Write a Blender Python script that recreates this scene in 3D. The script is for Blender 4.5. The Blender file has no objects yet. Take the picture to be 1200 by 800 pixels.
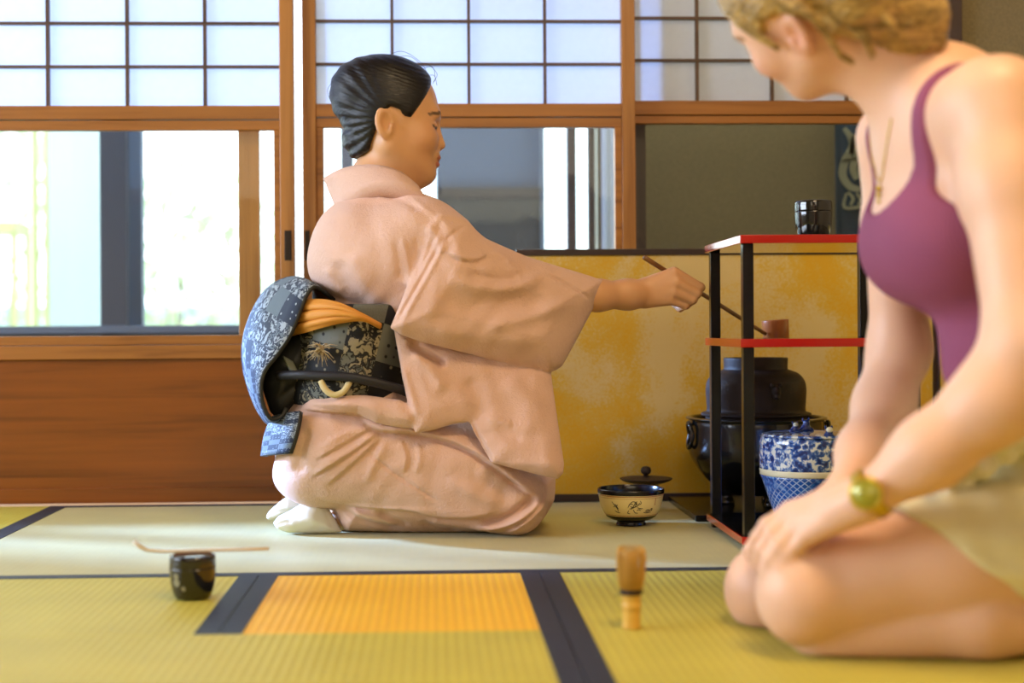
import bpy, bmesh, math, random
import numpy as np
from mathutils import Vector, Matrix

sc = bpy.context.scene
COL = sc.collection
random.seed(7)
RNG = np.random.default_rng(7)

# ---------------------------------------------------------------- camera
FPX, CAM_H = 1667.0, 0.38
PSI, RHO = math.radians(2.0), math.radians(0.36)
CX, CY = 508 + FPX * math.tan(PSI), 384.4
FW = np.array([math.sin(PSI), math.cos(PSI), 0.0])
R0 = np.array([math.cos(PSI), -math.sin(PSI), 0.0])
U0 = np.array([0, 0, 1.0])
RT = R0 * math.cos(RHO) - U0 * math.sin(RHO)
UP = U0 * math.cos(RHO) + R0 * math.sin(RHO)
CAM = np.array([0, 0, CAM_H])


def at(px, py, Y):
    """World point at depth Y seen in direction of a reading on the 1200x800 photograph."""
    d = FW + RT * ((px - CX) / FPX) - UP * ((py - CY) / FPX)
    return CAM + d * (Y / d[1])


def on_floor(px, py, z=0.0):
    d = FW + RT * ((px - CX) / FPX) - UP * ((py - CY) / FPX)
    return CAM + d * ((z - CAM_H) / d[2])


def wx(px, Y, py=384):
    return float(at(px, py, Y)[0])


def wz(py, Y, px=508):
    return float(at(px, py, Y)[2])


cam_data = bpy.data.cameras.new('camera')
cam = bpy.data.objects.new('camera', cam_data)
COL.objects.link(cam)
cam_data.sensor_width = 36.0
cam_data.lens = FPX / 1200 * 36.0
cam_data.shift_x = (600 - CX) / 1200
cam_data.shift_y = -(400 - CY) / 1200
cam_data.clip_start = 0.05
cam.matrix_world = Matrix(((RT[0], UP[0], -FW[0], 0), (RT[1], UP[1], -FW[1], 0),
                           (RT[2], UP[2], -FW[2], CAM_H), (0, 0, 0, 1)))
cam_data.dof.use_dof = True
cam_data.dof.focus_distance = 2.62
cam_data.dof.aperture_fstop = 2.2
sc.camera = cam

# ---------------------------------------------------------------- light
sc.view_settings.view_transform = 'Standard'
sc.view_settings.look = 'None'
sc.view_settings.gamma = 1.0
sc.view_settings.use_curve_mapping = False
sc.view_settings.exposure = 0.0
world = bpy.data.worlds.new('sky_light')
sc.world = world
world.use_nodes = True
bg = world.node_tree.nodes['Background']
bg.inputs[0].default_value = (0.80, 0.92, 1.0, 1)
bg.inputs[1].default_value = 4.4


def area(name, loc, rot, sx, sy, power, color):
    l = bpy.data.lights.new(name, 'AREA')
    l.shape = 'RECTANGLE'
    l.size, l.size_y, l.energy, l.color = sx, sy, power, color
    o = bpy.data.objects.new(name, l)
    COL.objects.link(o)
    o.location, o.rotation_euler = loc, rot
    return o


# daylight through the opening in the left wall, and the warm ceiling lamp of the room
area('left_window_daylight', (-3.362, 1.6, 1.25), (0, math.radians(-90), 0), 1.3, 2.9, 150, (0.82, 0.91, 1.0))
area('warm_rear_fill', (-0.2, -1.5, 1.6), (math.radians(80), 0, 0), 2.4, 1.0, 19, (1.0, 0.84, 0.60))  # added warm fill from behind the camera; the back wall has no window
area('warm_ceiling_lamp', (0.6, 1.0, 2.2), (0, 0, 0), 0.6, 0.6, 36, (1.0, 0.72, 0.40))
area('corridor_fill', (0.9, 3.5, 2.2), (0, 0, 0), 0.8, 0.3, 30, (1.0, 0.97, 0.78))  # added fill, brightens the corridor wall and the right door's paper
sun = bpy.data.lights.new('low_hazy_sun', 'SUN')
sun.energy, sun.angle, sun.color = 25.0, math.radians(5), (0.29, 0.49, 1.0)
sun_o = bpy.data.objects.new('low_hazy_sun', sun)
COL.objects.link(sun_o)
sun_dir = Vector((0.94 * math.cos(math.radians(17)), -0.34 * math.cos(math.radians(17)), -math.sin(math.radians(17))))
sun_o.rotation_euler = sun_dir.to_track_quat('-Z', 'Y').to_euler()


# ---------------------------------------------------------------- materials
def mat(name, color=(0.8, 0.8, 0.8), rough=0.5, metal=0.0, spec=0.5, coat=0.0):
    m = bpy.data.materials.new(name)
    m.use_nodes = True
    b = m.node_tree.nodes['Principled BSDF']
    b.inputs['Base Color'].default_value = (*color, 1)
    b.inputs['Roughness'].default_value = rough
    b.inputs['Metallic'].default_value = metal
    b.inputs['Specular IOR Level'].default_value = spec
    b.inputs['Coat Weight'].default_value = coat
    b.inputs['Coat Roughness'].default_value = 0.05
    return m


def N(m, typ, **kw):
    n = m.node_tree.nodes.new(typ)
    for k, v in kw.items():
        if k.startswith('i_'):
            n.inputs[k[2:].replace('_', ' ')].default_value = v
        else:
            setattr(n, k, v)
    return n


def L(m, a, b):
    m.node_tree.links.new(a, b)


def bsdf(m):
    return m.node_tree.nodes['Principled BSDF']


def coords(m, scale=(1, 1, 1), rot=(0, 0, 0), kind='Object'):
    tc = N(m, 'ShaderNodeTexCoord')
    mp = N(m, 'ShaderNodeMapping')
    mp.inputs['Scale'].default_value = scale
    mp.inputs['Rotation'].default_value = rot
    L(m, tc.outputs[kind], mp.inputs['Vector'])
    return mp.outputs['Vector']


def ramp(m, fac, stops, interp='LINEAR'):
    r = N(m, 'ShaderNodeValToRGB')
    r.color_ramp.interpolation = interp
    e = r.color_ramp.elements
    while len(e) < len(stops):
        e.new(0.5)
    for k, (p, c) in enumerate(stops):
        e[k].position = p
        e[k].color = (*c, 1) if len(c) == 3 else c
    L(m, fac, r.inputs['Fac'])
    return r.outputs['Color']


def noise(m, vec, scale, detail=4, rough=0.55, dist=0.0):
    n = N(m, 'ShaderNodeTexNoise')
    n.inputs['Scale'].default_value = scale
    n.inputs['Detail'].default_value = detail
    n.inputs['Roughness'].default_value = rough
    n.inputs['Distortion'].default_value = dist
    L(m, vec, n.inputs['Vector'])
    return n.outputs['Fac']


def mix(m, fac, a, b, blend='MIX'):
    x = N(m, 'ShaderNodeMix', data_type='RGBA', blend_type=blend)
    if isinstance(fac, (int, float)):
        x.inputs[0].default_value = fac
    else:
        L(m, fac, x.inputs[0])
    for sock, v in ((x.inputs[6], a), (x.inputs[7], b)):
        if isinstance(v, tuple):
            sock.default_value = (*v, 1)
        else:
            L(m, v, sock)
    return x.outputs[2]


def math_node(m, op, a, b=None):
    x = N(m, 'ShaderNodeMath', operation=op)
    for k, v in enumerate((a, b)):
        if v is None:
            continue
        if isinstance(v, (int, float)):
            x.inputs[k].default_value = v
        else:
            L(m, v, x.inputs[k])
    return x.outputs[0]


def bump(m, height, strength=0.3, dist=0.002):
    b = N(m, 'ShaderNodeBump')
    b.inputs['Strength'].default_value = strength
    b.inputs['Distance'].default_value = dist
    L(m, height, b.inputs['Height'])
    L(m, b.outputs['Normal'], bsdf(m).inputs['Normal'])


def wood(name, c1, c2, axis=0, rough=0.4, grain=1.0):
    m = mat(name, c1, rough)
    s = [60 * grain, 60 * grain, 60 * grain]
    s[axis] = 2.2 * grain
    v = coords(m, tuple(s))
    f = noise(m, v, 1.0, 6, 0.6, 0.6)
    s2 = [9, 9, 9]
    s2[axis] = 0.8
    f2 = noise(m, coords(m, tuple(s2)), 1.0, 3, 0.5, 1.2)
    fm = math_node(m, 'ADD', math_node(m, 'MULTIPLY', f, 0.6), math_node(m, 'MULTIPLY', f2, 0.4))
    L(m, ramp(m, fm, [(0.34, c2), (0.5, c1), (0.68, tuple(min(1, q * 1.25) for q in c1))]), bsdf(m).inputs['Base Color'])
    bump(m, f, 0.12, 0.001)
    return m


M = {}
HONEY, HONEY_D = (0.33, 0.125, 0.022), (0.19, 0.062, 0.009)
M['wood_x'] = wood('honey_wood_horizontal', HONEY, HONEY_D, 0)
M['wood_z'] = wood('honey_wood_vertical', (0.40, 0.170, 0.038), (0.25, 0.092, 0.016), 2)
M['board'] = wood('red_brown_board', (0.215, 0.058, 0.005), (0.11, 0.027, 0.002), 0, 0.35, 0.7)
M['dark_wood'] = wood('dark_post_wood', (0.060, 0.036, 0.030), (0.03, 0.018, 0.015), 2, 0.5)
M['muntin'] = wood('muntin_wood', (0.10, 0.05, 0.025), (0.06, 0.028, 0.012), 0, 0.5)
M['pull'] = mat('dark_metal_pull', (0.03, 0.02, 0.015), 0.4, 0.6)


def paper_mat(name, color):
    m = mat(name, color, 0.9)
    nt = m.node_tree
    d = N(m, 'ShaderNodeBsdfDiffuse'); t = N(m, 'ShaderNodeBsdfTranslucent')
    v = coords(m, (18, 18, 18))
    c = ramp(m, noise(m, v, 3.0, 5), [(0.3, tuple(q * 0.97 for q in color)), (0.7, color)])
    L(m, c, d.inputs['Color']); L(m, c, t.inputs['Color'])
    x = N(m, 'ShaderNodeMixShader'); x.inputs[0].default_value = 0.55
    L(m, d.outputs[0], x.inputs[1]); L(m, t.outputs[0], x.inputs[2])
    L(m, x.outputs[0], nt.nodes['Material Output'].inputs['Surface'])
    return m


M['paper'] = paper_mat('shoji_paper', (0.80, 0.84, 0.93))


def glass_mat(name, refl=0.06, tint=(0.97, 0.99, 0.98), haze=0.0):
    m = mat(name, tint, 0.02)
    t = N(m, 'ShaderNodeBsdfTransparent'); t.inputs[0].default_value = (*tint, 1)
    g = N(m, 'ShaderNodeBsdfGlossy'); g.inputs['Roughness'].default_value = 0.02
    lw = N(m, 'ShaderNodeLayerWeight'); lw.inputs['Blend'].default_value = 0.5
    f = math_node(m, 'ADD', math_node(m, 'MULTIPLY', math_node(m, 'POWER', lw.outputs['Facing'], 4.0), 0.4), refl * 0.3)
    x = N(m, 'ShaderNodeMixShader')
    L(m, f, x.inputs[0]); L(m, t.outputs[0], x.inputs[1]); L(m, g.outputs[0], x.inputs[2])
    out = x.outputs[0]
    if haze:
        # dust specks on the pane
        d = N(m, 'ShaderNodeBsdfDiffuse'); d.inputs[0].default_value = (0.85, 0.88, 0.92, 1)
        s = noise(m, coords(m, (1, 1, 1)), 70.0, 2)
        fac = ramp(m, s, [(0.78, (0, 0, 0)), (0.81, (haze, haze, haze))])
        y = N(m, 'ShaderNodeMixShader')
        L(m, fac, y.inputs[0]); L(m, out, y.inputs[1]); L(m, d.outputs[0], y.inputs[2])
        out = y.outputs[0]
    L(m, out, m.node_tree.nodes['Material Output'].inputs['Surface'])
    return m


M['glass'] = glass_mat('window_glass', haze=0.35)
M['glass_clean'] = glass_mat('clean_glass')


def plaster(name, c):
    m = mat(name, c, 0.85)
    f = noise(m, coords(m, (1, 1, 1)), 160, 4)
    L(m, ramp(m, f, [(0.3, tuple(q * 0.85 for q in c)), (0.7, tuple(q * 1.1 for q in c))]), bsdf(m).inputs['Base Color'])
    bump(m, f, 0.2, 0.001)
    return m


M['olive_plaster'] = plaster('olive_sand_plaster', (0.23, 0.185, 0.10))
M['room_plaster'] = plaster('warm_room_plaster', (0.40, 0.31, 0.19))
M['ceiling'] = wood('ceiling_boards', (0.28, 0.17, 0.08), (0.2, 0.12, 0.05), 1)


def tatami_mat(name, c1, c2, axis, pitch=0.0125, depth=0.22, sheen=0.05, spec=0.15, rel=1.0):
    """Rush mat: ribs run along `axis` (0 = x, 1 = y)."""
    m = mat(name, c1, 0.45, spec=spec)
    tc = N(m, 'ShaderNodeTexCoord')
    sep = N(m, 'ShaderNodeSeparateXYZ')
    L(m, tc.outputs['Object'], sep.inputs[0])
    across = sep.outputs[1 - axis]
    along = sep.outputs[axis]
    s = math_node(m, 'SINE', math_node(m, 'MULTIPLY', across, 2 * math.pi / pitch))
    rib = math_node(m, 'ADD', math_node(m, 'MULTIPLY', s, 0.5), 0.5)
    sc_ = [1, 1, 1]
    sc_[axis], sc_[1 - axis] = 900, 40
    f = noise(m, coords(m, tuple(sc_)), 1.0, 2)
    f2 = noise(m, coords(m, (7, 7, 7)), 1.0, 4)
    col = ramp(m, f2, [(0.3, c2), (0.7, c1)])
    col = mix(m, math_node(m, 'MULTIPLY', math_node(m, 'POWER', rib, 4.0), depth), col, tuple(q * 0.55 for q in c1))
    col = mix(m, math_node(m, 'MULTIPLY', f, 0.35), col, tuple(q * 0.6 for q in c2))
    L(m, col, bsdf(m).inputs['Base Color'])
    h = math_node(m, 'ADD', math_node(m, 'MULTIPLY', rib, -0.8), math_node(m, 'MULTIPLY', f, 0.6))
    bump(m, h, 0.45 * rel, 0.0015 * rel)
    bsdf(m).inputs['Sheen Weight'].default_value = sheen
    bsdf(m).inputs['Sheen Roughness'].default_value = 0.4
    return m


TA, TB = (0.60, 0.51, 0.058), (0.51, 0.43, 0.045)
M['tatami_y'] = tatami_mat('tatami_rush_depthwise', TA, TB, 1)
M['tatami_x'] = tatami_mat('tatami_rush_crosswise', TA, TB, 0)
M['tatami_back'] = tatami_mat('tatami_rush_worn', (0.49, 0.415, 0.085), (0.41, 0.345, 0.065), 1, depth=0.05, sheen=0.22, spec=0.35, rel=0.4)
M['tatami_gold'] = tatami_mat('golden_tatami_rush', (0.93, 0.52, 0.008), (0.86, 0.45, 0.006), 1, depth=0.3)
m = mat('navy_edging_cloth', (0.012, 0.018, 0.034), 0.6)
bump(m, noise(m, coords(m, (900, 900, 900)), 1.0, 1), 0.3, 0.0005)
M['heri'] = m


# ---------------------------------------------------------------- mesh helpers
def link(name, bm_or_me, material=None, parent=None, smooth=False, loc=None):
    if isinstance(bm_or_me, bmesh.types.BMesh):
        me = bpy.data.meshes.new(name)
        bm_or_me.normal_update()
        bm_or_me.to_mesh(me)
        bm_or_me.free()
    else:
        me = bm_or_me
    if smooth:
        me.polygons.foreach_set('use_smooth', [True] * len(me.polygons))
    o = bpy.data.objects.new(name, me)
    COL.objects.link(o)
    if material is not None:
        for mm in (material if isinstance(material, (list, tuple)) else [material]):
            me.materials.append(mm)
    if loc is not None:
        o.location = loc
    if parent is not None:
        o.parent = parent
        o.matrix_parent_inverse = Matrix.Translation(parent.location).inverted() if loc is None else Matrix()
    return o


def thing(name, label, cat, loc=(0, 0, 0), group=None):
    o = bpy.data.objects.new(name, None)
    COL.objects.link(o)
    o.location = [float(q) for q in loc]
    o.empty_display_size = 0.05
    o['label'], o['category'] = label, cat
    if group:
        o['group'] = group
    return o


def tag(o, label, cat, group=None):
    o['label'], o['category'] = label, cat
    if group:
        o['group'] = group
    return o


def structure(o, label=None, cat=None):
    o['kind'] = 'structure'
    if label:
        o['label'] = label
    if cat:
        o['category'] = cat
    return o


def box(bm, x0, x1, y0, y1, z0, z1, bevel=0.0):
    vs = [bm.verts.new((x, y, z)) for x in (x0, x1) for y in (y0, y1) for z in (z0, z1)]
    quads = ((0, 1, 3, 2), (4, 6, 7, 5), (0, 4, 5, 1), (2, 3, 7, 6), (0, 2, 6, 4), (1, 5, 7, 3))
    fs = [bm.faces.new([vs[i] for i in q]) for q in quads]
    if bevel > 0:
        es = list({e for f in fs for e in f.edges})
        bmesh.ops.bevel(bm, geom=es, offset=bevel, segments=2, profile=0.5, affect='EDGES')


def boxes(name, lst, material, parent=None, bevel=0.0015):
    bm = bmesh.new()
    for b in lst:
        box(bm, *b, bevel=bevel)
    bmesh.ops.recalc_face_normals(bm, faces=bm.faces)
    return link(name, bm, material, parent)


def lathe(profile, seg=64, cap=True):
    """Closed or open revolve of (r, z) points about z."""
    bm = bmesh.new()
    rings = []
    for r, z in profile:
        if r < 1e-6:
            rings.append([bm.verts.new((0, 0, z))])
        else:
            rings.append([bm.verts.new((r * math.cos(2 * math.pi * k / seg), r * math.sin(2 * math.pi * k / seg), z)) for k in range(seg)])
    for a, b in zip(rings, rings[1:]):
        for k in range(seg):
            k2 = (k + 1) % seg
            if len(a) == 1 and len(b) == 1:
                continue
            if len(a) == 1:
                bm.faces.new((a[0], b[k2], b[k]))
            elif len(b) == 1:
                bm.faces.new((a[k], a[k2], b[0]))
            else:
                bm.faces.new((a[k], a[k2], b[k2], b[k]))
    bmesh.ops.recalc_face_normals(bm, faces=bm.faces)
    return bm


def smooth_profile(pts, n=6):
    """Catmull-Rom through (r, z) points."""
    P = [np.array(p, float) for p in pts]
    P = [2 * P[0] - P[1]] + P + [2 * P[-1] - P[-2]]
    out = []
    for i in range(1, len(P) - 2):
        for k in range(n):
            t = k / n
            a, b, c, d = P[i - 1], P[i], P[i + 1], P[i + 2]
            q = 0.5 * (2 * b + (c - a) * t + (2 * a - 5 * b + 4 * c - d) * t * t + (3 * b - a - 3 * c + d) * t ** 3)
            out.append((max(0.0, q[0]), q[1]) if len(q) == 2 else q)
    out.append(tuple(P[-2]) if len(P[-2]) == 2 else P[-2])
    return out


def tube(bm, pts, radii, seg=10, cap=True):
    pts = [Vector([float(q) for q in p]) for p in pts]
    if isinstance(radii, (int, float)):
        radii = [radii] * len(pts)
    rings = []
    nrm = None
    for i, p in enumerate(pts):
        t = (pts[min(i + 1, len(pts) - 1)] - pts[max(i - 1, 0)]).normalized()
        if nrm is None:
            nrm = t.orthogonal().normalized()
        nrm = (nrm - t * nrm.dot(t)).normalized()
        b = t.cross(nrm)
        rings.append([bm.verts.new(p + (nrm * math.cos(2 * math.pi * k / seg) + b * math.sin(2 * math.pi * k / seg)) * radii[i]) for k in range(seg)])
    for a, c in zip(rings, rings[1:]):
        for k in range(seg):
            bm.faces.new((a[k], a[(k + 1) % seg], c[(k + 1) % seg], c[k]))
    if cap:
        bm.faces.new(rings[0][::-1])
        bm.faces.new(rings[-1])


def sheet(grid, thick, mats_idx=None):
    """Grid of points [i][j] -> closed thick sheet with UVs; front faces on the +normal side."""
    G = np.array(grid, float)
    ni, nj, _ = G.shape
    du = np.gradient(G, axis=0); dv = np.gradient(G, axis=1)
    n = np.cross(du, dv)
    n /= np.linalg.norm(n, axis=2, keepdims=True) + 1e-12
    A = G + n * thick / 2; B = G - n * thick / 2
    bm = bmesh.new()
    uvl = bm.loops.layers.uv.new('UVMap')
    va = [[bm.verts.new(A[i, j]) for j in range(nj)] for i in range(ni)]
    vb = [[bm.verts.new(B[i, j]) for j in range(nj)] for i in range(ni)]

    def face(vs, uv, mi=0):
        f = bm.faces.new(vs)
        f.material_index = mi
        f.smooth = True
        for lp, q in zip(f.loops, uv):
            lp[uvl].uv = q
    for i in range(ni - 1):
        for j in range(nj - 1):
            ij = ((i, j), (i + 1, j), (i + 1, j + 1), (i, j + 1))
            uv = [(a / (ni - 1), b / (nj - 1)) for a, b in ij]
            face([va[a][b] for a, b in ij], uv, 0)
            face([vb[a][b] for a, b in ij][::-1], uv[::-1], 1 if mats_idx else 0)
    per = [(i, 0) for i in range(ni)] + [(ni - 1, j) for j in range(1, nj)] + [(i, nj - 1) for i in range(ni - 2, -1, -1)] + [(0, j) for j in range(nj - 2, 0, -1)]
    for a, b in zip(per, per[1:] + per[:1]):
        face([va[a[0]][a[1]], vb[a[0]][a[1]], vb[b[0]][b[1]], va[b[0]][b[1]]],
             [(q[0] / (ni - 1), q[1] / (nj - 1)) for q in (a, a, b, b)], 0)
    bmesh.ops.recalc_face_normals(bm, faces=bm.faces)
    return bm


# ---------------------------------------------------------------- signed-distance bodies
def rc(a, b, ra, rb):
    a = np.array(a, np.float32); b = np.array(b, np.float32)
    ab = b - a; l2 = float(ab @ ab) + 1e-12

    def f(P):
        v = P - a
        t = np.clip((v @ ab) / l2, 0, 1)
        return np.linalg.norm(v - t[:, None] * ab, axis=1) - (ra + (rb - ra) * t)
    return f


def el(c, r, Rm=None):
    c = np.array(c, np.float32); r = np.array(r, np.float32)

    def f(P):
        v = P - c
        if Rm is not None:
            v = v @ np.array(Rm, np.float32)
        k0 = np.linalg.norm(v / r, axis=1)
        k1 = np.linalg.norm(v / (r * r), axis=1) + 1e-9
        return k0 * (k0 - 1) / k1
    return f


def smin(a, b, k):
    h = np.maximum(k - np.abs(a - b), 0) / k
    return np.minimum(a, b) - h * h * k * 0.25


def smax(a, b, k):
    return -smin(-a, -b, k)


def union(items, k=0.02):
    """items: f or (f, k) or ('-', f, k) for smooth subtraction, folded in order."""
    def f(P):
        d = None
        for it in items:
            if callable(it):
                it = (it, k)
            if it[0] == '-':
                d = smax(d, -it[1](P), it[2])
            else:
                v = it[0](P)
                d = v if d is None else smin(d, v, it[1])
        return d
    return f


def poly_dist(P2, V):
    """Signed distance in 2-D to a closed polygon (negative inside)."""
    V = np.array(V, np.float32)
    d = np.full(len(P2), 1e9, np.float32)
    s = np.ones(len(P2), np.float32)
    n = len(V)
    for i in range(n):
        a, b = V[i], V[i - 1]
        e = b - a
        w = P2 - a
        t = np.clip((w @ e) / (e @ e + 1e-12), 0, 1)
        q = w - t[:, None] * e
        d = np.minimum(d, (q * q).sum(1))
        c1 = P2[:, 1] >= a[1]; c2 = P2[:, 1] < b[1]; c3 = e[0] * w[:, 1] > e[1] * w[:, 0]
        flip = (c1 & c2 & c3) | (~c1 & ~c2 & ~c3)
        s = np.where(flip, -s, s)
    return s * np.sqrt(d)


def px_poly(pts, Y):
    f = Y if callable(Y) else (lambda a, b: Y)
    return [(at(a, b, f(a, b))[0], at(a, b, f(a, b))[2]) for a, b in pts]


def panel(poly, yc, thick, rim, k=0.01):
    """Pillow-like cloth body: outline polygon in (x, z), mid-surface depth yc(x, z), half-thickness growing from the rim."""
    def f(P):
        d2 = poly_dist(P[:, [0, 2]], poly)
        y0 = yc(P[:, 0], P[:, 2])
        t = thick * np.sqrt(np.clip(-d2 / rim, 0.02, 1))
        return smax(d2, np.abs(P[:, 1] - y0) - t, k)
    return f


def surface_net(f, lo, hi, vox, relax=1):
    lo = np.array(lo, np.float32); hi = np.array(hi, np.float32)
    B = 8
    nb = np.ceil((hi - lo) / (vox * B)).astype(int)
    dims = nb * B + 1
    val = np.ones(dims, np.float32)
    gi = np.stack(np.meshgrid(*[np.arange(n) for n in nb], indexing='ij'), -1).reshape(-1, 3)
    cen = lo + (gi * B + B / 2).astype(np.float32) * vox
    dc = np.concatenate([f(c) for c in np.array_split(cen, max(1, len(cen) // 60000))])
    rad = vox * B * 0.87 * 1.7 + 0.012
    loc = np.stack(np.meshgrid(*[np.arange(B + 1)] * 3, indexing='ij'), -1).reshape(-1, 3)
    for g in gi[dc < -rad]:
        s = g * B
        val[s[0]:s[0] + B + 1, s[1]:s[1] + B + 1, s[2]:s[2] + B + 1] = -1
    act = gi[np.abs(dc) <= rad]
    for ch in np.array_split(act, max(1, len(act) // 400)):
        idx = (ch[:, None, :] * B + loc[None]).reshape(-1, 3)
        v = f(lo + idx.astype(np.float32) * vox)
        val[idx[:, 0], idx[:, 1], idx[:, 2]] = v
    ins = val < 0
    cnt = np.zeros(np.array(dims) - 1, np.uint8)
    off = [(i, j, k) for i in (0, 1) for j in (0, 1) for k in (0, 1)]
    for o in off:
        cnt += ins[o[0]:dims[0] - 1 + o[0], o[1]:dims[1] - 1 + o[1], o[2]:dims[2] - 1 + o[2]]
    cells = np.argwhere((cnt > 0) & (cnt < 8))
    cv = np.stack([val[cells[:, 0] + o[0], cells[:, 1] + o[1], cells[:, 2] + o[2]] for o in off], 1)
    acc = np.zeros((len(cells), 3), np.float32); num = np.zeros(len(cells), np.float32)
    for a in range(8):
        for b in range(a + 1, 8):
            oa, ob = np.array(off[a]), np.array(off[b])
            if np.abs(oa - ob).sum() != 1:
                continue
            va, vb = cv[:, a], cv[:, b]
            cr = (va < 0) != (vb < 0)
            t = np.where(cr, va / np.where(np.abs(va - vb) < 1e-12, 1, va - vb), 0)
            p = oa + t[:, None] * (ob - oa)
            acc += np.where(cr[:, None], p, 0); num += cr
    verts = lo + (cells + acc / np.maximum(num, 1)[:, None]) * vox
    vid = np.full(np.array(dims) - 1, -1, np.int32)
    vid[cells[:, 0], cells[:, 1], cells[:, 2]] = np.arange(len(cells))
    quads = []
    for ax in range(3):
        sl_a = [slice(1, d - 1) for d in dims]; sl_b = [slice(1, d - 1) for d in dims]
        sl_a[ax] = slice(0, dims[ax] - 1); sl_b[ax] = slice(1, dims[ax])
        A = ins[tuple(sl_a)]; Bv = ins[tuple(sl_b)]
        e = np.argwhere(A != Bv)
        base = e.copy()
        for q in range(3):
            if q != ax:
                base[:, q] += 1
        u, v = [(1, 2), (2, 0), (0, 1)][ax]
        du = np.zeros(3, int); dv = np.zeros(3, int); du[u] = 1; dv[v] = 1
        ids = [vid[tuple((base - o).T)] for o in (du * 0, du, du + dv, dv)]
        fl = A[tuple(e.T)]
        q = np.stack(ids, 1)
        q = np.where(fl[:, None], q, q[:, ::-1])
        quads.append(q)
    quads = np.concatenate(quads)
    quads = quads[(quads >= 0).all(1)]
    for _ in range(relax):
        verts = laplace(verts, quads, 0.5)
    return verts, quads


def laplace(verts, quads, lam):
    s = np.zeros_like(verts); n = np.zeros(len(verts), np.float32)
    for a, b in ((0, 1), (1, 2), (2, 3), (3, 0)):
        i, j = quads[:, a], quads[:, b]
        for q in range(3):
            s[:, q] += np.bincount(i, verts[j, q], len(verts))
            s[:, q] += np.bincount(j, verts[i, q], len(verts))
        n += np.bincount(i, minlength=len(verts)) + np.bincount(j, minlength=len(verts))
    return (verts + (s / np.maximum(n, 1)[:, None] - verts) * lam).astype(np.float32)


def normals(verts, quads):
    a, b, c, d = (verts[quads[:, i]] for i in range(4))
    fn = np.cross(c - a, d - b)
    out = np.zeros_like(verts)
    for i in range(4):
        for q in range(3):
            out[:, q] += np.bincount(quads[:, i], fn[:, q], len(verts))
    return out / (np.linalg.norm(out, axis=1, keepdims=True) + 1e-12)


def to_mesh(name, verts, quads, colors=None):
    me = bpy.data.meshes.new(name)
    me.vertices.add(len(verts)); me.vertices.foreach_set('co', verts.astype(np.float32).ravel())
    me.loops.add(len(quads) * 4); me.loops.foreach_set('vertex_index', quads.astype(np.int32).ravel())
    me.polygons.add(len(quads))
    me.polygons.foreach_set('loop_start', np.arange(len(quads), dtype=np.int32) * 4)
    me.polygons.foreach_set('loop_total', np.full(len(quads), 4, np.int32))
    me.update(calc_edges=True)
    me.validate()
    me.polygons.foreach_set('use_smooth', np.ones(len(me.polygons), bool))
    if colors is not None:
        at_ = me.color_attributes.new('tint', 'FLOAT_COLOR', 'POINT')
        c = np.ones((len(verts), 4), np.float32); c[:, :3] = colors
        at_.data.foreach_set('color', c.ravel())
    return me


def polyline_dist(P2, V):
    """Distance, signed side (+ left of travel) and arc parameter 0..1 to an open polyline in 2-D."""
    V = np.array(V, np.float32)
    seg = np.linalg.norm(V[1:] - V[:-1], axis=1); cum = np.concatenate([[0], np.cumsum(seg)])
    best = np.full(len(P2), 1e9, np.float32); side = np.zeros(len(P2), np.float32); par = np.zeros(len(P2), np.float32)
    for i in range(len(V) - 1):
        e = V[i + 1] - V[i]; w = P2 - V[i]
        t = np.clip((w @ e) / (e @ e + 1e-12), 0, 1)
        q = w - t[:, None] * e
        d = np.linalg.norm(q, axis=1)
        upd = d < best
        best = np.where(upd, d, best)
        side = np.where(upd, np.sign(e[0] * w[:, 1] - e[1] * w[:, 0]), side)
        par = np.where(upd, (cum[i] + t * seg[i]) / cum[-1], par)
    return best, side, par


def curve_pts(pts, n=5):
    return [np.array(q) for q in smooth_profile([tuple(p) + (0,) for p in pts], n)]


def fold_field(P2, folds, Y):
    """Cloth relief (metres towards the viewer's side): ('v'|'r'|'s', points, height, width[, reach])."""
    out = np.zeros(len(P2), np.float32)
    for fo in folds:
        typ, pts, h, w = fo[:4]
        V = [(at(a, b, Y)[0], at(a, b, Y)[2]) for a, b in [tuple(q[:2]) for q in curve_pts(pts, 4)]]
        V = np.array(V, np.float32)
        reach = (fo[4] if len(fo) > 4 else w * 4)
        lo, hi = V.min(0) - 3 * max(w, reach), V.max(0) + 3 * max(w, reach)
        sel = np.where(((P2 > lo) & (P2 < hi)).all(1))[0]
        if not len(sel):
            continue
        d, s, t = polyline_dist(P2[sel], V)
        fade = np.clip(np.minimum(t, 1 - t) * 5, 0, 1); fade = fade * fade * (3 - 2 * fade)
        if typ == 'v':
            v = -h * np.exp(-(d / w) ** 2)
        elif typ == 'r':
            v = h * np.exp(-(d / w) ** 2)
        else:
            sd = d * s
            v = h * np.clip(sd / w + 0.5, 0, 1) * np.exp(-np.maximum(sd, 0) / reach) - 0.35 * h * np.exp(-((sd + w * 0.8) / (w * 1.2)) ** 2)
        out[sel] += v * fade
    return out

# ================================================================ THE ROOM
YW = 3.14          # front face of the sliding doors
XL, XR, YB, ZC = -3.3, 1.85, -1.6, 2.35


def part_label(o, text):
    o['label'] = text
    return o


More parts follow.
